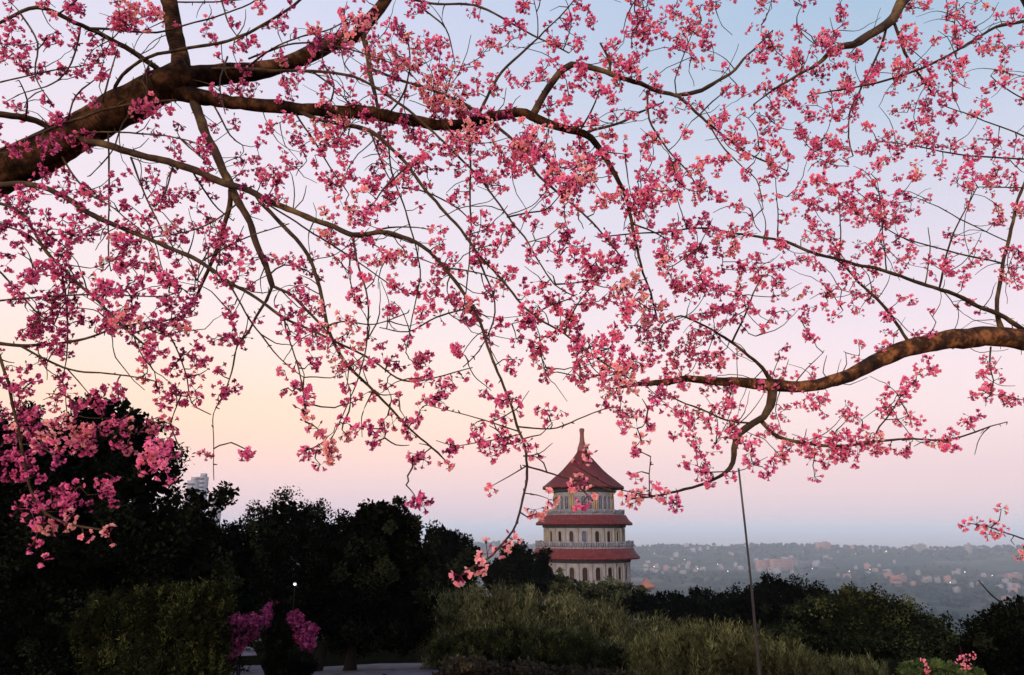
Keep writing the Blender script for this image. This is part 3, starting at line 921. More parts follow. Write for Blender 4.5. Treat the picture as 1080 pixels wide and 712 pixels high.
branch(A, [(643, 77), (642, 62), (633, 45)], [2.4, 2, 1.4], 3.2)
branch(A, [(205, 108), (215, 135), (228, 165), (242, 195), (255, 220), (268, 250), (282, 285), (288, 302)], [5, 4.6, 4.2, 3.6, 3.2], 2.9)
branch(A, [(243, 200), (240, 225), (228, 265), (212, 305), (197, 330)], [3.4, 3, 2.6, 1.8], 3.2)
branch(A, [(288, 302), (310, 313), (330, 335), (346, 352)], [2.4, 2, 1.6], 2.8)
branch(A, [(287, 302), (280, 318), (270, 335), (262, 350), (250, 365), (246, 385), (236, 415), (225, 437), (225, 460), (226, 506)], [2.4, 1.9, 1.5, 1.1, .8, .6], 2.6)
branch(A, [(55, 140), (100, 150), (150, 163), (200, 178), (240, 194), (270, 205), (310, 222), (345, 236), (372, 249), (385, 248), (410, 246), (440, 257), (465, 277), (490, 310), (505, 335), (515, 365), (528, 400), (543, 440), (553, 470), (556, 492)],
       [4, 4, 4, 3.8, 3.6, 3.4, 3.2, 2.9, 2.6, 2.3, 2.0, 1.9, 1.8], 2.35)
branch(A, [(556, 492), (555, 512), (548, 540), (541, 560), (520, 585), (497, 599)], [1.8, 1.8, 1.6, 1.4], 1.65)
branch(A, [(-10, 197), (30, 195), (60, 203), (100, 228), (135, 243), (170, 258), (210, 275), (240, 297), (265, 311), (300, 335), (335, 352), (370, 368), (400, 385), (425, 402), (460, 398), (498, 388)], [3.6, 3.4, 3.2, 2.8, 2.3, 1.8, 1.3, .8], 2.5, d0=3.0)
branch(A, [(-10, 212), (22, 225), (40, 250), (55, 272), (75, 292), (95, 310), (115, 330), (135, 350), (152, 364)], [2.6, 2.4, 2, 1.5], 2.6, d0=2.9)
branch(A, [(-10, 232), (25, 245), (50, 265)], [1.7, 1.5, 1.2], 2.75, d0=2.8)
branch(A, [(300, 112), (345, 128), (385, 136), (410, 153), (432, 178), (455, 208), (480, 235), (500, 262), (520, 285), (545, 315), (565, 335), (595, 352), (630, 378), (665, 400)], [3, 2.8, 2.4, 2.2, 1.8, 1.5, 1.2], 2.6)
branch(A, [(500, 262), (512, 290), (520, 310), (522, 330), (516, 350), (505, 370), (488, 387)], [1.6, 1.2, .8], 2.7)
branch(A, [(215, 72), (265, 73), (320, 75), (365, 79), (395, 92), (425, 112), (452, 135), (480, 162), (508, 190), (535, 228), (553, 250), (568, 275), (585, 300), (605, 312)], [2.4, 2.2, 2, 1.6, 1.3, .9], 2.5)
branch(A, [(383, 32), (388, 60), (393, 85), (398, 110), (402, 138)], [3.6, 3.2, 3, 2.4, 1.8], 3.4)
branch(A, [(390, 72), (425, 85), (455, 95), (485, 107), (512, 125), (540, 148), (560, 175), (575, 192), (600, 212), (625, 235), (645, 258), (660, 278)], [2, 2.2, 2.4, 2.2, 1.8, 1.4, 1], 2.5)
branch(A, [(178, 86), (165, 72), (140, 55), (110, 38), (80, 24), (55, 12), (30, 9), (0, 24), (-30, 35)], [3.6, 3.2, 3, 2.6, 2.2], 2.9)
branch(A, [(95, 30), (130, 32), (165, 34), (205, 24), (255, 8), (285, -10)], [1.8, 1.4, 1], 3.2)
branch(A, [(115, 120), (122, 92), (140, 70), (165, 58), (200, 51), (240, 43), (275, 28), (310, 5), (330, -12)], [2.6, 2.4, 2.2, 1.9], 3.0)
branch(A, [(-20, 119), (20, 123), (45, 131), (65, 145)], [4, 3.8, 3.6, 3], 3.35, d0=3.1)
branch(A, [(-10, 162), (40, 141), (80, 126), (115, 115), (150, 108), (186, 106)], [2, 2, 1.8, 1.8], 3.1, d0=2.9)
branch(A, [(-110, 320), (-60, 350), (-10, 361), (30, 364), (60, 362), (90, 357), (118, 347), (150, 340), (185, 337)], [3, 2.8, 2.2, 1.5, 1], 2.9, d0=2.8,
       base3=[(-3.25, 3.05, 2.05), (-2.75, 2.9, 2.2)], base_r=[.035, .025])
branch(A, [(20, 364), (55, 382), (75, 390), (105, 393), (140, 397), (155, 400)], [1.7, 1.4, .9], 2.7)
branch(A, [(70, 388), (82, 402), (93, 415)], [1.2, .9, .7], 2.6)
branch(A, [(-60, 300), (-25, 330), (-8, 360), (3, 385), (12, 420), (20, 455), (26, 490), (33, 518), (46, 540), (72, 553), (108, 559)], [2.4, 2.2, 2, 1.8, 1.4], 2.4, d0=2.7,
       base3=[(-3.1, 3.08, 2.35), (-2.3, 2.5, 2.5)], base_r=[.02, .012])
branch(A, [(178, 352), (188, 372), (197, 398), (202, 425), (222, 437)], [1.2, 1, .8], 2.6)
branch(A, [(270, 206), (300, 240), (322, 262), (332, 290), (341, 325), (350, 355), (362, 378), (380, 398), (400, 418), (430, 450), (455, 472), (472, 488)], [2.8, 2.8, 2.6, 2.2, 1.6, 1], 2.6)
branch(A, [(372, 250), (378, 280), (386, 305), (389, 330), (386, 365), (378, 398), (365, 430), (348, 467)], [1.6, 1.2, .8], 2.2)
branch(A, [(408, 135), (413, 180), (425, 215), (436, 250), (443, 285), (440, 310), (432, 350), (428, 372)], [1.3, 1.1, .7], 2.6)
branch(A, [(300, 335), (306, 362), (315, 388), (321, 425), (322, 438)], [1.2, 1, .8], 2.1)
branch(A, [(556, 492), (590, 502), (620, 510), (650, 518)], [1.4, 1.1, .8], 2.3)
branch(A, [(556, 491), (537, 502), (518, 513)], [1.1, .8, .6], 2.3)
branch(A, [(546, 450), (580, 452), (610, 442), (640, 430)], [1.3, 1.1, .8], 2.6)
branch(A, [(547, 455), (510, 443), (470, 432), (450, 427)], [1.1, .8, .5], 2.6)
branch(A, [(549, 458), (510, 466), (480, 470), (460, 465)], [1, .8, .5], 2.6)
branch(A, [(552, 520), (566, 522), (578, 526)], [.9, .7, .5], 1.95)
branch(A, [(552, 481), (568, 482), (576, 482)], [.8, .6, .5], 2.2)
branch(A, [(412, -6), (455, 4), (500, 5), (540, 25), (568, 40), (600, 56)], [2, 1.8, 1.4, 1], 3.4)
branch(A, [(568, 40), (580, 28), (600, 8), (612, -10)], [1.3, 1.1, .8], 3.4)
branch(A, [(567, 40), (567, 20), (562, -4)], [1, .8, .7], 3.6)
branch(A, [(503, 124), (520, 90), (540, 65), (560, 47), (568, 40)], [2.2, 2, 1.7, 1.2], 3.4)
branch(A, [(682, 96), (685, 125), (695, 145), (710, 165), (725, 180), (736, 198)], [1.6, 1.2, .8], 3.1)
branch(A, [(713, 98), (712, 85), (722, 55), (731, 33)], [1.1, .9, .6], 3.6)
branch(A, [(737, 122), (752, 107), (770, 92)], [1.3, 1, .7], 3.5)
branch(A, [(748, 132), (765, 158), (785, 178), (798, 190), (805, 220)], [1.2, .9, .6], 3.0)
branch(A, [(-20, 92), (30, 80), (70, 72), (110, 66)], [1.2, 1, .7], 3.2, d0=3.1)

# finer crossing twigs of the left tree
for pts in ([(26, 128), (29, 105), (20, 85)], [(72, 126), (80, 102), (95, 88), (116, 73)], [(108, 108), (118, 72), (124, 52)], [(98, 32), (110, 36), (118, 50)],
            [(55, 140), (100, 139), (150, 141), (190, 146), (225, 158)], [(190, 146), (205, 160), (228, 180)], [(226, 112), (243, 142), (256, 153)], [(232, -5), (240, 22), (250, 38)],
            [(182, 2), (225, 2), (275, -3)], [(262, 70), (300, 45), (350, 30), (365, 20)], [(262, 62), (310, 46), (350, 48), (390, 58), (425, 72), (446, 92)], [(330, 76), (352, 92), (369, 112)],
            [(391, 140), (405, 177), (412, 190)], [(312, 120), (338, 160), (352, 182), (368, 205)], [(494, 131), (496, 180), (496, 255), (492, 300), (488, 330)], [(115, 128), (115, 190), (114, 260), (117, 286)],
            [(62, 160), (90, 200), (120, 220), (152, 246)], [(138, 166), (155, 210), (170, 240), (186, 266)], [(183, 172), (176, 200), (165, 218)], [(212, 276), (238, 261), (268, 247), (305, 236)],
            [(-10, 278), (18, 305), (42, 332), (60, 345)], [(64, 280), (70, 320), (71, 362), (66, 400)], [(-10, 318), (50, 313), (100, 311), (165, 313), (190, 308)], [(140, 352), (175, 338), (202, 329)],
            [(203, 180), (225, 215), (246, 233)], [(242, 300), (262, 335), (275, 352), (288, 370), (302, 384), (320, 398)], [(284, 290), (300, 279), (322, 285), (342, 297)], [(424, 198), (450, 203), (480, 218), (502, 238)],
            [(384, 248), (410, 240), (440, 240), (455, 244)], [(272, 208), (318, 238), (354, 261), (381, 279), (411, 299), (434, 311)], [(470, 283), (500, 287), (530, 296)], [(535, 229), (560, 224), (577, 220), (592, 204)],
            [(586, 300), (605, 298), (626, 296)], [(595, 352), (608, 322), (626, 300)], [(562, 332), (582, 322), (602, 315)], [(667, 236), (690, 245), (704, 254)], [(500, 322), (460, 335), (430, 350), (400, 345)],
            [(430, 175), (405, 200), (380, 232)], [(330, 350), (360, 340), (395, 342), (430, 330)], [(250, 215), (222, 235), (195, 245), (160, 250)], [(150, 100), (130, 130), (118, 160), (95, 185)], [(240, 60), (232, 90), (238, 120)],
            [(450, 130), (470, 100), (478, 70)], [(345, 118), (352, 90), (340, 60), (350, 30)], [(408, 122), (425, 100), (432, 60), (425, 30)], [(440, 5), (470, 30), (480, 70)], [(610, 140), (625, 115), (632, 95)], [(20, 12), (40, 45), (38, 80), (55, 110)],
            [(85, 28), (78, 60), (60, 85), (20, 100)], [(60, 16), (75, 5), (90, -10)], [(160, 64), (150, 85), (160, 100)]):
    branch(A, pts, [1.5, 1.2, .8], ND[nearest(*pts[0], A)] + rng.normal(-.1, .25), sides=5)
NA = len(BR[A])

branch(B_, [(1150, 371), (1115, 365), (1080, 359), (1045, 355), (1000, 359), (965, 366), (935, 377), (905, 392), (875, 402), (850, 407), (815, 408), (770, 402), (720, 400), (685, 404), (650, 409)],
       [12, 11.6, 11.2, 10.6, 10.2, 9.6, 9, 8.2, 7, 6.2, 6.4, 4.6, 4.0, 3.4, 1.8], 3.4, d0=4.0,
       base3=[(4.05, 4.1, 1.7), (3.75, 4.05, 2.2), (3.4, 3.95, 2.42)], base_r=[.09, .075, .066], name='limb', m='bark', sides=16, wob=.02)
branch(B_, [(1058, 352), (1052, 330), (1055, 290), (1063, 255), (1072, 220), (1080, 195), (1092, 165)], [3.6, 2.6, 2.4, 2, 1.8], 4.1)
branch(B_, [(1086, 352), (1060, 335), (1030, 322), (1000, 308), (965, 297), (930, 285), (895, 276), (860, 268), (830, 255), (800, 250), (770, 245), (740, 240), (700, 245), (660, 247), (630, 250)], [3.2, 2.9, 2.6, 2.4, 2, 1.6, 1.2, .9], 3.2)
branch(B_, [(962, 364), (945, 340), (925, 315), (905, 298), (890, 280), (875, 270)], [2.6, 2.2, 1.8, 1.2], 3.7)
branch(B_, [(814, 404), (805, 390), (790, 375), (770, 360), (745, 345), (718, 333), (700, 341)], [3.2, 2.6, 2, 1.5, 1], 3.3)
branch(B_, [(772, 361), (785, 335), (795, 310), (805, 290)], [1.6, 1.3, .8], 3.3)
branch(B_, [(815, 409), (812, 428), (806, 440), (795, 447), (780, 458), (774, 472), (773, 487), (763, 500), (745, 510), (715, 518), (690, 523), (660, 527)], [5.5, 4.2, 3.8, 4, 3.4, 2.8, 2, 1.6, 1], 2.7)
branch(B_, [(690, 523), (670, 520), (650, 515), (630, 505), (605, 490)], [1, .8, .5], 2.5)
branch(B_, [(685, 523), (685, 500), (686, 482)], [.9, .8, .6], 2.7)
branch(B_, [(795, 447), (770, 444), (740, 432), (715, 422), (690, 405)], [1.6, 1.3, .8], 3.0)
branch(B_, [(803, 444), (815, 458), (835, 466), (860, 470), (890, 470), (920, 466), (955, 463), (990, 464), (1020, 459), (1045, 450), (1062, 445)], [2.8, 2.6, 2.2, 1.7, 1.2, .8], 3.4)
branch(B_, [(920, 466), (928, 450), (940, 435), (952, 415), (966, 400)], [1.3, 1.1, .8], 3.5)
branch(B_, [(1045, 366), (1044, 388), (1048, 402), (1045, 414)], [1.2, 1, .8], 3.7)
branch(B_, [(1040, -90), (985, -32), (952, 2), (940, 20), (915, 38), (900, 48), (880, 52), (862, 68), (838, 82), (815, 95), (795, 110)], [6, 6, 5.5, 4.5, 3.6, 2.6, 1.8, 1], 3.5, d0=4.3,
       base3=[(4.1, 4.15, 3.4), (3.5, 4.1, 4.0)], base_r=[.05, .042])
branch(B_, [(937, 22), (930, 45), (920, 70), (907, 95), (897, 115), (895, 145), (900, 165)], [1.8, 1.4, .9], 3.8)
branch(B_, [(942, 19), (947, 35), (955, 55), (961, 66), (975, 88), (986, 102)], [2.2, 2, 1.2], 4.0)
branch(B_, [(1200, -30), (1120, 8), (1080, 22), (1050, 30), (1015, 50), (985, 67), (950, 80), (910, 90), (870, 97), (852, 101)], [2.4, 2.4, 2.2, 1.9, 1.6, 1.2, .8], 3.6, d0=4.2,
       base3=[(4.1, 4.15, 3.4)], base_r=[.03])
branch(B_, [(1010, 52), (1007, 30), (1010, -5)], [1.2, 1, .8], 4.2)
branch(B_, [(1150, 125), (1090, 108), (1058, 91), (1045, 80)], [1.3, 1, .7], 3.7, d0=4.0)
branch(B_, [(1150, 165), (1090, 148), (1070, 140), (1045, 130), (1010, 117), (990, 110)], [1.3, 1, .7], 3.6, d0=4.0)
branch(B_, [(1092, 168), (1050, 166), (1010, 163), (970, 155), (925, 148)], [1.3, 1.1, .7], 3.8)
branch(B_, [(991, 303), (1000, 262), (1010, 236), (1031, 197)], [1.5, 1.2, .8], 3.8)
branch(B_, [(1080, 198), (1060, 198), (1033, 197)], [1.1, .9, .7], 3.9)
branch(B_, [(976, 299), (981, 264), (979, 240)], [1, .8, .6], 3.8)
branch(B_, [(935, 286), (932, 252), (925, 190)], [1, .8, .5], 3.7)
branch(B_, [(885, 272), (886, 237), (884, 210)], [1, .8, .5], 3.6)
branch(B_, [(820, 253), (820, 226), (818, 188)], [.9, .8, .5], 3.4)
branch(B_, [(1057, 278), (1020, 270), (990, 262), (950, 250), (925, 236)], [1.3, 1.1, .7], 3.8)
branch(B_, [(1063, 255), (1020, 235), (990, 218), (965, 208)], [1, .8, .5], 4.0)
branch(B_, [(1180, 520), (1120, 556), (1090, 570), (1070, 565), (1045, 556), (1022, 552)], [1.6, 1.4, 1, .7], 3.0, d0=3.4,
       base3=[(4.08, 4.1, 1.5), (3.5, 3.9, 1.25), (3.1, 3.6, 1.05)], base_r=[.02, .014, .010])
branch(B_, [(875, 403), (868, 393), (872, 375)], [.9, .8, .5], 3.8)
branch(B_, [(838, 405), (850, 390), (868, 372)], [1, .8, .5], 3.6)
branch(B_, [(885, 398), (893, 384), (892, 372)], [.8, .7, .5], 3.8)

# how thickly blossoms cover each 40 px cell of the traced crowns
GRID = [
 [4,4,2,8,1,4,4,3,5,5,5,4,3,4,4,4,6,7,5,.5,4,4,3,2,3,7,3],
 [6,5,4,3,2,4,4,3,4,6,7,6,5,4,4,5,6,3,3,3,7,6,6,8,8,6,5],
 [4,2,3,3,2,2,4,2,3,5,3,8,8,4,3,3,5,5,3,4,7,6,7,7,7,3,3],
 [3,3,2,2,2,2,2,5,6,6,7,8,8,7,6,5,3,4,3,6,7,8,6,4,6,5,5],
 [2,1,1,3,4,4,5,5,5,5,5,5,6,7,8,6,5,7,6,4,5,6,4,2,3,4,7],
 [6,7,6,4,5,5,5,4,4,6,5,5,5,5,4,5,6,7,7,4,2,6,7,6,2,2,5],
 [6,7,6,5,6,6,4,2,5,4,4,4,5,6,4,4,6,7,8,6,6,6,7,6,3,4,6],
 [6,6,4,5,6,4,4,3,4,4,3,4,5,5,5,6,7,7,7,7,6,4,4,4,4,4,5],
 [6,5,6,7,7,5,3,3,4,3,3,4,5,5,5,6,7,7,7,7,4,4,3,3,4,3,2],
 [3,3,4,3,5,5,3,1,4,4,4,4,4,5,5,6,6,6,6,5,5,2,1,2,.3,2,3],
 [5,4,3,3,4,3,1,0,2,3,4,3,4,5,3,4,7,6,6,6,4,3,4,4,2,.2,1],
 [6,4,4,4,2,2,1,0,2,1,1,2,4,5,4,0,.2,1,4,7,5,6,6,4,4,2,.2],
 [6,2.5,.6,.3,0,2,0,0,.3,0,0,.6,.6,.4,0,0,.3,0,5,1,0,1,1,0,0,0,0],
 [3,1.5,.2,0,0,0,0,0,0,0,0,0,0,0,0,0,.6,1,0,0,0,0,0,0,0,0,0],
]
KD = 1.08
targets = []
for r_, row in enumerate(GRID):
    for c_, dn in enumerate(row):
        q = dn * KD * (0.85 + .25 * (dn > 5)) * (1.22 if r_ < 5 else 1.0)
        n_ = int(q) + (rng.random() < q - int(q))
        for _ in range(n_):
            x, y = c_ * 40 + rng.uniform(0, 40), r_ * 40 + rng.uniform(0, 40)
            if 590 < x < 645 and y > 432: continue
            if nz(x, y, .021, 14) + .5 * nz(x, y, .05, 15) < -.02 and rng.random() < .6:
                x, y = x + rng.normal(0, 26), y + rng.normal(0, 22)
                if nz(x, y, .021, 14) < -.1 and rng.random() < .5: continue
            targets.append((x, y, None))
# blossoms that stick out of the frame a little, so the crown does not stop at its edge
for _ in range(130):
    e = rng.random()
    if e < .45: targets.append((rng.uniform(0, 1080), rng.uniform(-90, 0), None))
    elif e < .7: targets.append((rng.uniform(-110, 0), rng.uniform(0, 520), None))
    else: targets.append((rng.uniform(1080, 1190), rng.uniform(0, 440), None))
# single sprays the photograph shows clearly: x, y, tint (near lamplight put in as coral), clusters, depth shift
EXPL = [(145, 6, .85, 5, -.5), (135, 12, .8, 3, -.5), (155, 16, .9, 3, -.5), (470, 85, 1., 6, -.7), (482, 98, 1., 5, -.7), (458, 95, .95, 5, -.7), (470, 108, .95, 4, -.6), (355, 120, .98, 4, -.5), (345, 124, .9, 2, -.5),
        (432, 52, .95, 4, -.5), (420, 60, .9, 3, -.5), (375, 25, .9, 4, -.4), (360, 35, .85, 2, -.4), (495, 138, .95, 4, -.6), (510, 142, .9, 3, -.6), (560, 152, .98, 4, -.5), (548, 140, .9, 2, -.5), (600, 178, .95, 4, -.5), (615, 186, .98, 4, -.5), (588, 185, .9, 2, -.4),
        (172, 243, .9, 3, -.3), (120, 268, .95, 3, -.4), (148, 275, .9, 2, -.4), (140, 328, 1., 4, -.4), (130, 335, .9, 2, -.4), (188, 334, .9, 3, -.3), (365, 215, .95, 4, -.5), (378, 222, .95, 3, -.5), (335, 233, .95, 2, -.4),
        (405, 264, .95, 2, -.2), (428, 266, .9, 2, -.2), (355, 345, .9, 4, -.3), (366, 352, .95, 3, -.3), (345, 368, 1., 3, -.3), (330, 355, .7, 2, -.2), (680, 300, 1., 4, -.4), (668, 315, 1., 4, -.4), (690, 325, .98, 3, -.4), (655, 302, .9, 2, -.4),
        (725, 402, .98, 3, -.3), (640, 418, .95, 3, -.3), (648, 395, .95, 4, -.4), (662, 392, .95, 3, -.4), (575, 385, .85, 2, 0), (745, 492, .55, 5, -.2), (735, 485, .5, 3, -.2), (752, 500, .5, 3, -.2),
        (672, 452, .95, 1, -.4), (676, 464, .95, 1, -.4), (700, 520, .75, 3, -.1), (690, 524, .7, 3, -.1), (672, 522, .9, 2, -.1), (645, 526, .9, 2, -.2), (612, 515, .98, 3, -.1), (604, 508, .6, 1, -.1), (578, 527, .9, 1, -.1), (565, 542, .92, 2, 0),
        (541, 569, .98, 1, 0), (527, 577, .98, 1, 0), (514, 584, 1., 1, 0), (502, 597, 1., 1, 0), (486, 607, 1., 1, 0), (350, 478, 1., 2, 0), (345, 472, .95, 1, 0), (365, 458, .95, 1, 0), (335, 452, .7, 1, 0), (318, 432, .7, 1, 0), (322, 445, .9, 1, 0), (388, 452, .3, 1, 0), (391, 468, .3, 1, 0), (518, 514, .8, 1, 0), (406, 462, .7, 1, 0), (447, 485, .7, 1, 0), (435, 487, .6, 1, 0), (473, 490, .8, 1, 0),
        (53, 558, .98, 2, 0), (45, 552, .8, 1, 0), (72, 558, 1., 2, 0), (86, 567, .85, 1, 0), (115, 565, .95, 1, 0), (80, 462, .98, 3, -.1), (62, 474, 1., 3, -.1), (40, 462, .9, 3, 0), (108, 462, 1., 2, 0), (100, 455, .7, 2, 0), (143, 458, .95, 3, 0), (170, 452, .4, 3, 0), (182, 440, .35, 3, 0), (110, 432, .4, 3, 0), (45, 422, .9, 3, 0), (55, 418, .8, 2, 0), (118, 502, .4, 1, 0), (75, 520, .35, 2, 0), (92, 522, .35, 2, 0), (108, 519, .4, 2, 0), (38, 552, .5, 1, 0), (60, 530, .45, 3, 0), (50, 540, .5, 3, 0),
        (1028, 553, .75, 2, 0), (1040, 556, .75, 3, 0), (1055, 560, .7, 2, 0), (1070, 575, .85, 2, 0), (1056, 537, .8, 1, 0), (1045, 416, .6, 4, 0), (1035, 418, .55, 2, 0), (1055, 416, .55, 2, 0),
        (860, 478, .65, 5, 0), (875, 482, .65, 5, 0), (888, 470, .6, 5, 0), (895, 488, .6, 3, 0), (848, 470, .6, 4, 0), (825, 484, .6, 2, 0), (930, 465, .6, 3, 0), (960, 467, .6, 3, 0), (1000, 468, .6, 3, 0), (1010, 460, .6, 2, 0), (940, 430, .6, 4, 0), (960, 405, .6, 3, 0), (980, 395, .6, 3, 0), (950, 415, .6, 3, 0), (985, 385, .6, 3, 0),
        (930, 217, .6, 5, 0), (915, 215, .65, 5, 0), (925, 200, .65, 4, 0), (945, 235, .6, 4, 0), (960, 222, .6, 3, 0), (880, 305, .65, 5, 0), (895, 308, .65, 4, 0), (870, 312, .7, 3, 0), (1032, 188, .5, 3, 0), (1022, 188, .45, 2, 0), (886, 205, .6, 2, 0), (1000, 38, .7, 4, -.1), (960, 30, .75, 5, -.2), (950, 45, .6, 4, 0), (720, 18, .8, 4, -.2), (740, 22, .75, 3, -.2), (680, 22, .65, 4, 0), (760, 0, .8, 2, 0), (1050, 50, .8, 3, 0)]
for e in EXPL:
    targets.append(e)

netd = []
X0, Y0 = np.array(NX), np.array(NY)
for t_ in targets:
    netd.append(np.min((X0 - t_[0]) ** 2 + (Y0 - t_[1]) ** 2))
order = np.argsort(netd)
CL = {'A': [], 'B': []}             # clusters: position, tint, depth
def twig_to(x, y, dshift, jitter):
    k = nearest(x, y)
    t, bi = NT[k], NB[k]
    L_ = math.hypot(NX[k] - x, NY[k] - y)
    d = ND[k] + (dshift if dshift is not None else 0) * min(1, L_ / 40 + .3) + rng.normal(0, jitter) * min(1.0, L_ / 30)
    d = max(d, 1.15)
    if L_ < 2: return t, bi, d, None
    ang = rng.normal(0, .22)
    mx_, my_ = (NX[k] + x) / 2, (NY[k] + y) / 2
    dx, dy = x - NX[k], y - NY[k]
    mid = (mx_ - dy * ang, my_ + dx * ang)
    Q = catmull(np.array([[NX[k], NY[k], ND[k] * 60], [mid[0], mid[1], (ND[k] + d) * 30], [x, y, d * 60]]), 6)
    if len(Q) > 3: Q[1:-1, :2] += rng.normal(0, .9, (len(Q) - 2, 2))
    P = np.array([pd(a, b_, c / 60) for a, b_, c in Q])
    r0 = min(.0050, .0022 + L_ * 2.8e-5)
    BR[t][bi]['tw'].append((P, np.linspace(r0, .0015, len(P))))
    add_nodes(list(Q[1:, 0]), list(Q[1:, 1]), list(Q[1:, 2] / 60), t, bi)
    return t, bi, d, P
for oi in order:
    tg = targets[oi]
    x, y = tg[0], tg[1]
    expl = tg[2] is not None
    t, bi, d, P = twig_to(x, y, tg[4] if expl else None, .10 if expl else .33)
    end = pd(x, y, d)
    if expl:
        for _ in range(tg[3]):
            sp = .022 * (tg[3] - 1) ** .5
            CL[t].append((end + rng.normal(0, sp, 3), float(np.clip(tg[2] + rng.normal(0, .05), .2, 1)), 1.06))
    else:
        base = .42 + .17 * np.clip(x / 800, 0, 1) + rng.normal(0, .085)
        if x < 330 and 150 < y < 420: base -= .08  # backlit silhouettes of the left middle put into a darker tint
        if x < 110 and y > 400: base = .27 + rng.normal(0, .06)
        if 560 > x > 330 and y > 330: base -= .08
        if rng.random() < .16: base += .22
        n_ = rng.choice([1, 2, 3, 4], p=[.34, .36, .2, .1])
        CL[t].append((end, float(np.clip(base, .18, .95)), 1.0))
        for q in range(n_ - 1):
            if P is not None and len(P) > 3 and rng.random() < .65:
                p = P[int(rng.uniform(.45, 1) * (len(P) - 1))] + rng.normal(0, .010, 3)
            else:
                p = end + rng.normal(0, .026, 3)
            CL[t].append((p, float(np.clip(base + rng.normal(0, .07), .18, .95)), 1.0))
# bare twigs
for _ in range(650):
    k = rng.integers(0, len(NX))
    a = rng.uniform(0, 6.28)
    L_ = rng.choice([rng.uniform(10, 40), rng.uniform(30, 75)])
    x, y = NX[k] + L_ * math.cos(a), NY[k] + L_ * math.sin(a)
    if y > 480 or (y > 400 and 200 < x < 330): continue
    Q = catmull(np.array([[NX[k], NY[k], ND[k] * 60], [NX[k] + .5 * L_ * math.cos(a + .25), NY[k] + .5 * L_ * math.sin(a + .25), ND[k] * 60], [x, y, (ND[k] + rng.normal(0, .12)) * 60]]), 6)
    if len(Q) > 2: Q[1:, :2] += np.cumsum(rng.normal(0, .7, (len(Q) - 1, 2)), axis=0)
    P = np.array([pd(a_, b_, c / 60) for a_, b_, c in Q])
    BR[NT[k]][NB[k]]['tw'].append((P, np.linspace(.0028, .0013, len(P))))

# flower prototypes: ruffled cup of petals on a dark calyx, axis +z
def petal_v(az, op, ln, wd, curl):
    ca, sa = math.cos(az), math.sin(az)
    out = []
    for (s, w, bend) in ((.10, .28, 0), (.62, 1.0, 0), (1.0, .62, curl)):
        o2 = op + bend
        rad_ = math.sin(op) * min(s, .62) * ln + (math.sin(o2) * (s - .62) * ln if s > .62 else 0)
        z = math.cos(op) * min(s, .62) * ln + (math.cos(o2) * (s - .62) * ln if s > .62 else 0)
        for sg in (-1, 1):
            out.append((rad_ * ca - sg * w * wd / 2 * sa, rad_ * sa + sg * w * wd / 2 * ca, z))
    return out
PROTO = []
for k in range(10):
    V, F, T = [], [], []
    for ring, (np_, op0, ln0) in enumerate(((5, 1.12, 1.0), (5, .72, .9), (3, .35, .75))):
        for q in range(np_):
            az = 2 * np.pi * (q + .5 * ring) / np_ + rng.normal(0, .15)
            v = petal_v(az, op0 + rng.normal(0, .16), ln0 * rng.uniform(.8, 1.15), .70 * ln0, rng.uniform(-.6, .5))
            n0 = len(V)
            V += v
            F += [[n0, n0 + 1, n0 + 3, n0 + 2], [n0 + 2, n0 + 3, n0 + 5, n0 + 4]]
            j = rng.normal(0, .07)
            T += [j - .14, j - .14, j, j, j + .13, j + .13]
    n0 = len(V)
    a = np.linspace(0, 2 * np.pi, 5, endpoint=False)
    V += [(.25 * math.cos(q), .25 * math.sin(q), .10) for q in a] + [(.12 * math.cos(q), .12 * math.sin(q), -.55) for q in a]
    F += [[n0 + q, n0 + (q + 1) % 5, n0 + 5 + (q + 1) % 5, n0 + 5 + q] for q in range(5)]
    T += [-9] * 10
    PROTO.append((np.array(V), np.array(F), np.array(T)))
def flower(mb, P, axis, s, tint):
    V, F, T = PROTO[rng.integers(0, len(PROTO))]
    z = axis / np.linalg.norm(axis)
    x = np.cross(z, rng.standard_normal(3)); x /= np.linalg.norm(x)
    y = np.cross(z, x)
    W_ = (V * s) @ np.stack([x, y, z]) + P
    tt = np.where(T < -5, .06, np.clip(tint + T, .15, 1))
    mb.add(W_, F, tt)
def cluster(mb, c, tint, k=1.0):
    n_ = rng.integers(4, 9)
    main = rng.standard_normal(3) * .9 + [0, 0, -.35]
    for _ in range(n_):
        dr = rng.standard_normal(3) + main * .45
        dr /= np.linalg.norm(dr)
        s = k * rng.uniform(.0090, .0134)
        ln = rng.uniform(.012, .027) * k
        p = c + dr * ln
        ax = dr + np.array([0, 0, -.35])
        v = np.array([c, p])
        sd_ = np.cross(dr, rng.standard_normal(3)); sd_ /= np.linalg.norm(sd_)
        w = .0008
        mb.add(np.array([c - sd_ * w, c + sd_ * w, p + sd_ * w, p - sd_ * w]), np.array([[0, 1, 2, 3]]), .10)
        flower(mb, p, ax, s, np.clip(tint + rng.normal(0, .09), .15, 1))
    if rng.random() < .6:               # unopened dark buds
        for _ in range(2):
            dr = rng.standard_normal(3); dr /= np.linalg.norm(dr)
            tube(mb, [c, c + dr * .018, c + dr * .024, c + dr * .031], [.0007, .0008, .0034, .001], 5, 0, .2)

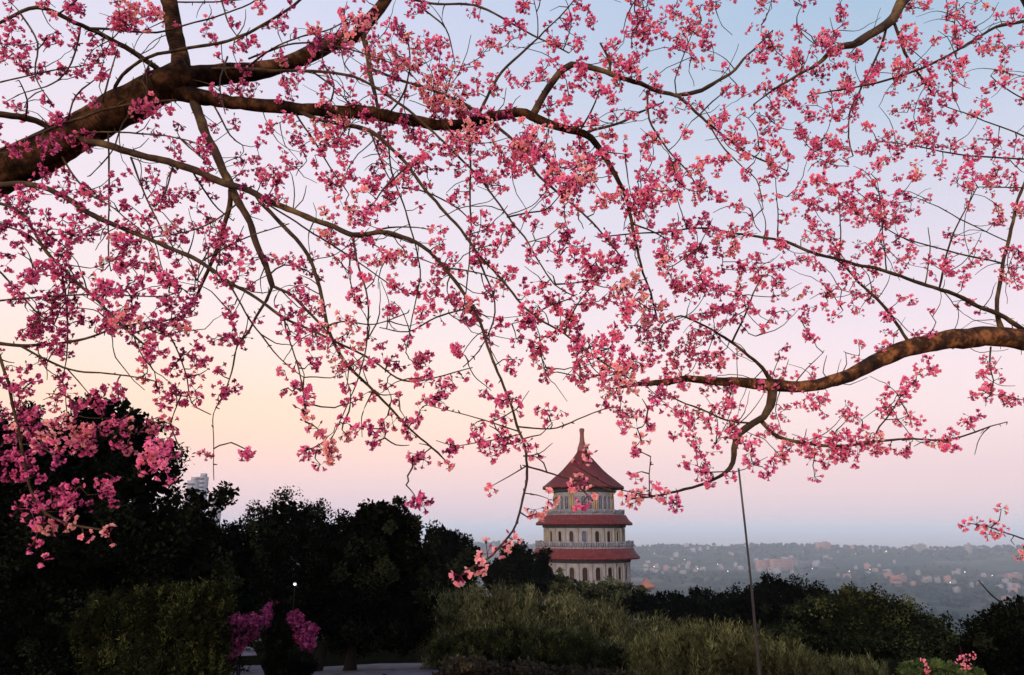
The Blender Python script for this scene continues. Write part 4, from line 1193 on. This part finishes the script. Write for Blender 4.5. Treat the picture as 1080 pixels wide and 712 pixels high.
LAB = {'A': ('old leaning cherry tree on the left, its thick trunk forking into long drooping pink branches', (-3.95, 3.0, 0)),
       'B': ('cherry tree on the right whose brown limb sweeps in and curves over the valley', (4.2, 4.1, 0))}
for t in 'AB':
    root = empty('cherry_tree', LAB[t][1], LAB[t][0], 'cherry tree')
    if t == 'B':
        b = MB()
        P = catmull([(4.25, 4.12, -.25), (4.2, 4.1, .5), (4.1, 4.1, 1.4), (4.05, 4.1, 2.2), (4.1, 4.15, 3.3), (4.25, 4.25, 4.6), (4.2, 4.4, 5.6)], .12)
        tube(b, P, np.interp(np.linspace(0, 1, len(P)), [0, .1, .4, .6, 1], [.24, .18, .14, .10, .04]), 18, .04)
        b.obj('trunk', M['bark'], root, smooth=True)
    for br in BR[t]:
        b = MB()
        sl = np.concatenate([[0], np.cumsum(np.linalg.norm(np.diff(br['P'], axis=0), axis=1))])
        tube(b, br['P'], br['R'], br['sides'], br['wob'], np.concatenate([np.repeat(sl, br['sides']), [0, sl[-1]]]))
        for P, R in br['tw']:
            tube(b, P, R, 4)
        # knots: little spurs along the branch
        for _ in range(int(len(br['P']) * .35)):
            k = rng.integers(0, len(br['P']))
            dr = rng.standard_normal(3); dr /= np.linalg.norm(dr)
            p = br['P'][k]
            if br['R'][k] < .03:
                tube(b, [p, p + dr * (br['R'][k] + .012)], [.0028, .0014], 4)
        b.obj(br['name'], M['shaded_bark' if t == 'A' and br['m'] == 'bark' else br['m']], root, smooth=True)
    cl = CL[t]
    dep = []
    for c, ti, k in cl:
        X, Y_, D = project(c)
        dep.append(D if (-5 < X < 1085 and -5 < Y_ < 717) else D + 50)
    order_ = np.argsort(dep)
    rest = MB()
    for rank, q in enumerate(order_):
        c, ti, k = cl[q]
        if rank < 100:
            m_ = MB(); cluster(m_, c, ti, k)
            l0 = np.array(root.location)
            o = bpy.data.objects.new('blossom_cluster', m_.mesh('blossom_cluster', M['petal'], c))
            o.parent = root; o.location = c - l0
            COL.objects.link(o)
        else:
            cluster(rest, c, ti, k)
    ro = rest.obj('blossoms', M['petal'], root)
    ro['kind'] = 'stuff'
    print('clusters', t, len(cl))

b = MB()
for x, y, n_ in ((974, 703, 3), (983, 708, 2), (1018, 692, 3), (1016, 701, 2), (1022, 706, 1)):
    p = py(x, y, 9.35)
    tube(b, [p + [.02, .05, -.28], p + [.01, .02, -.1], p], [.004, .003, .002], 5, 0, .1)
    for _ in range(n_): cluster(b, p + rng.normal(0, .03, 3), .75, 1.5)
p = py(1012, 680, 9.35)
tube(b, [p, py(1014, 690, 9.35), py(1018, 702, 9.35)], [.003, .004, .005], 5, 0, .1)
b.obj('blossom_sprig', M['petal'], green_shrub)

# ------------------------------------------------------------------ slim prop pole that holds up the right cherry's hanging branch
pt = pd(779, 494, 2.74)
pb = pd(803, 735, 2.78)
dirv = (pb - pt)
foot = pt + dirv * ((pt[2] + .1) / (pt[2] - pb[2]))
b = MB()
P = catmull([foot, pb, pt * .5 + pb * .5 + [.004, 0, 0], pt], .15)
tube(b, P, np.linspace(.0085, .0035, len(P)), 8, .02)
pole = b.obj('prop_pole', M['steel'], loc=tuple(foot), smooth=True)
tag(pole, 'thin dark prop pole rising from the olive hedge to a hanging cherry branch', 'pole')
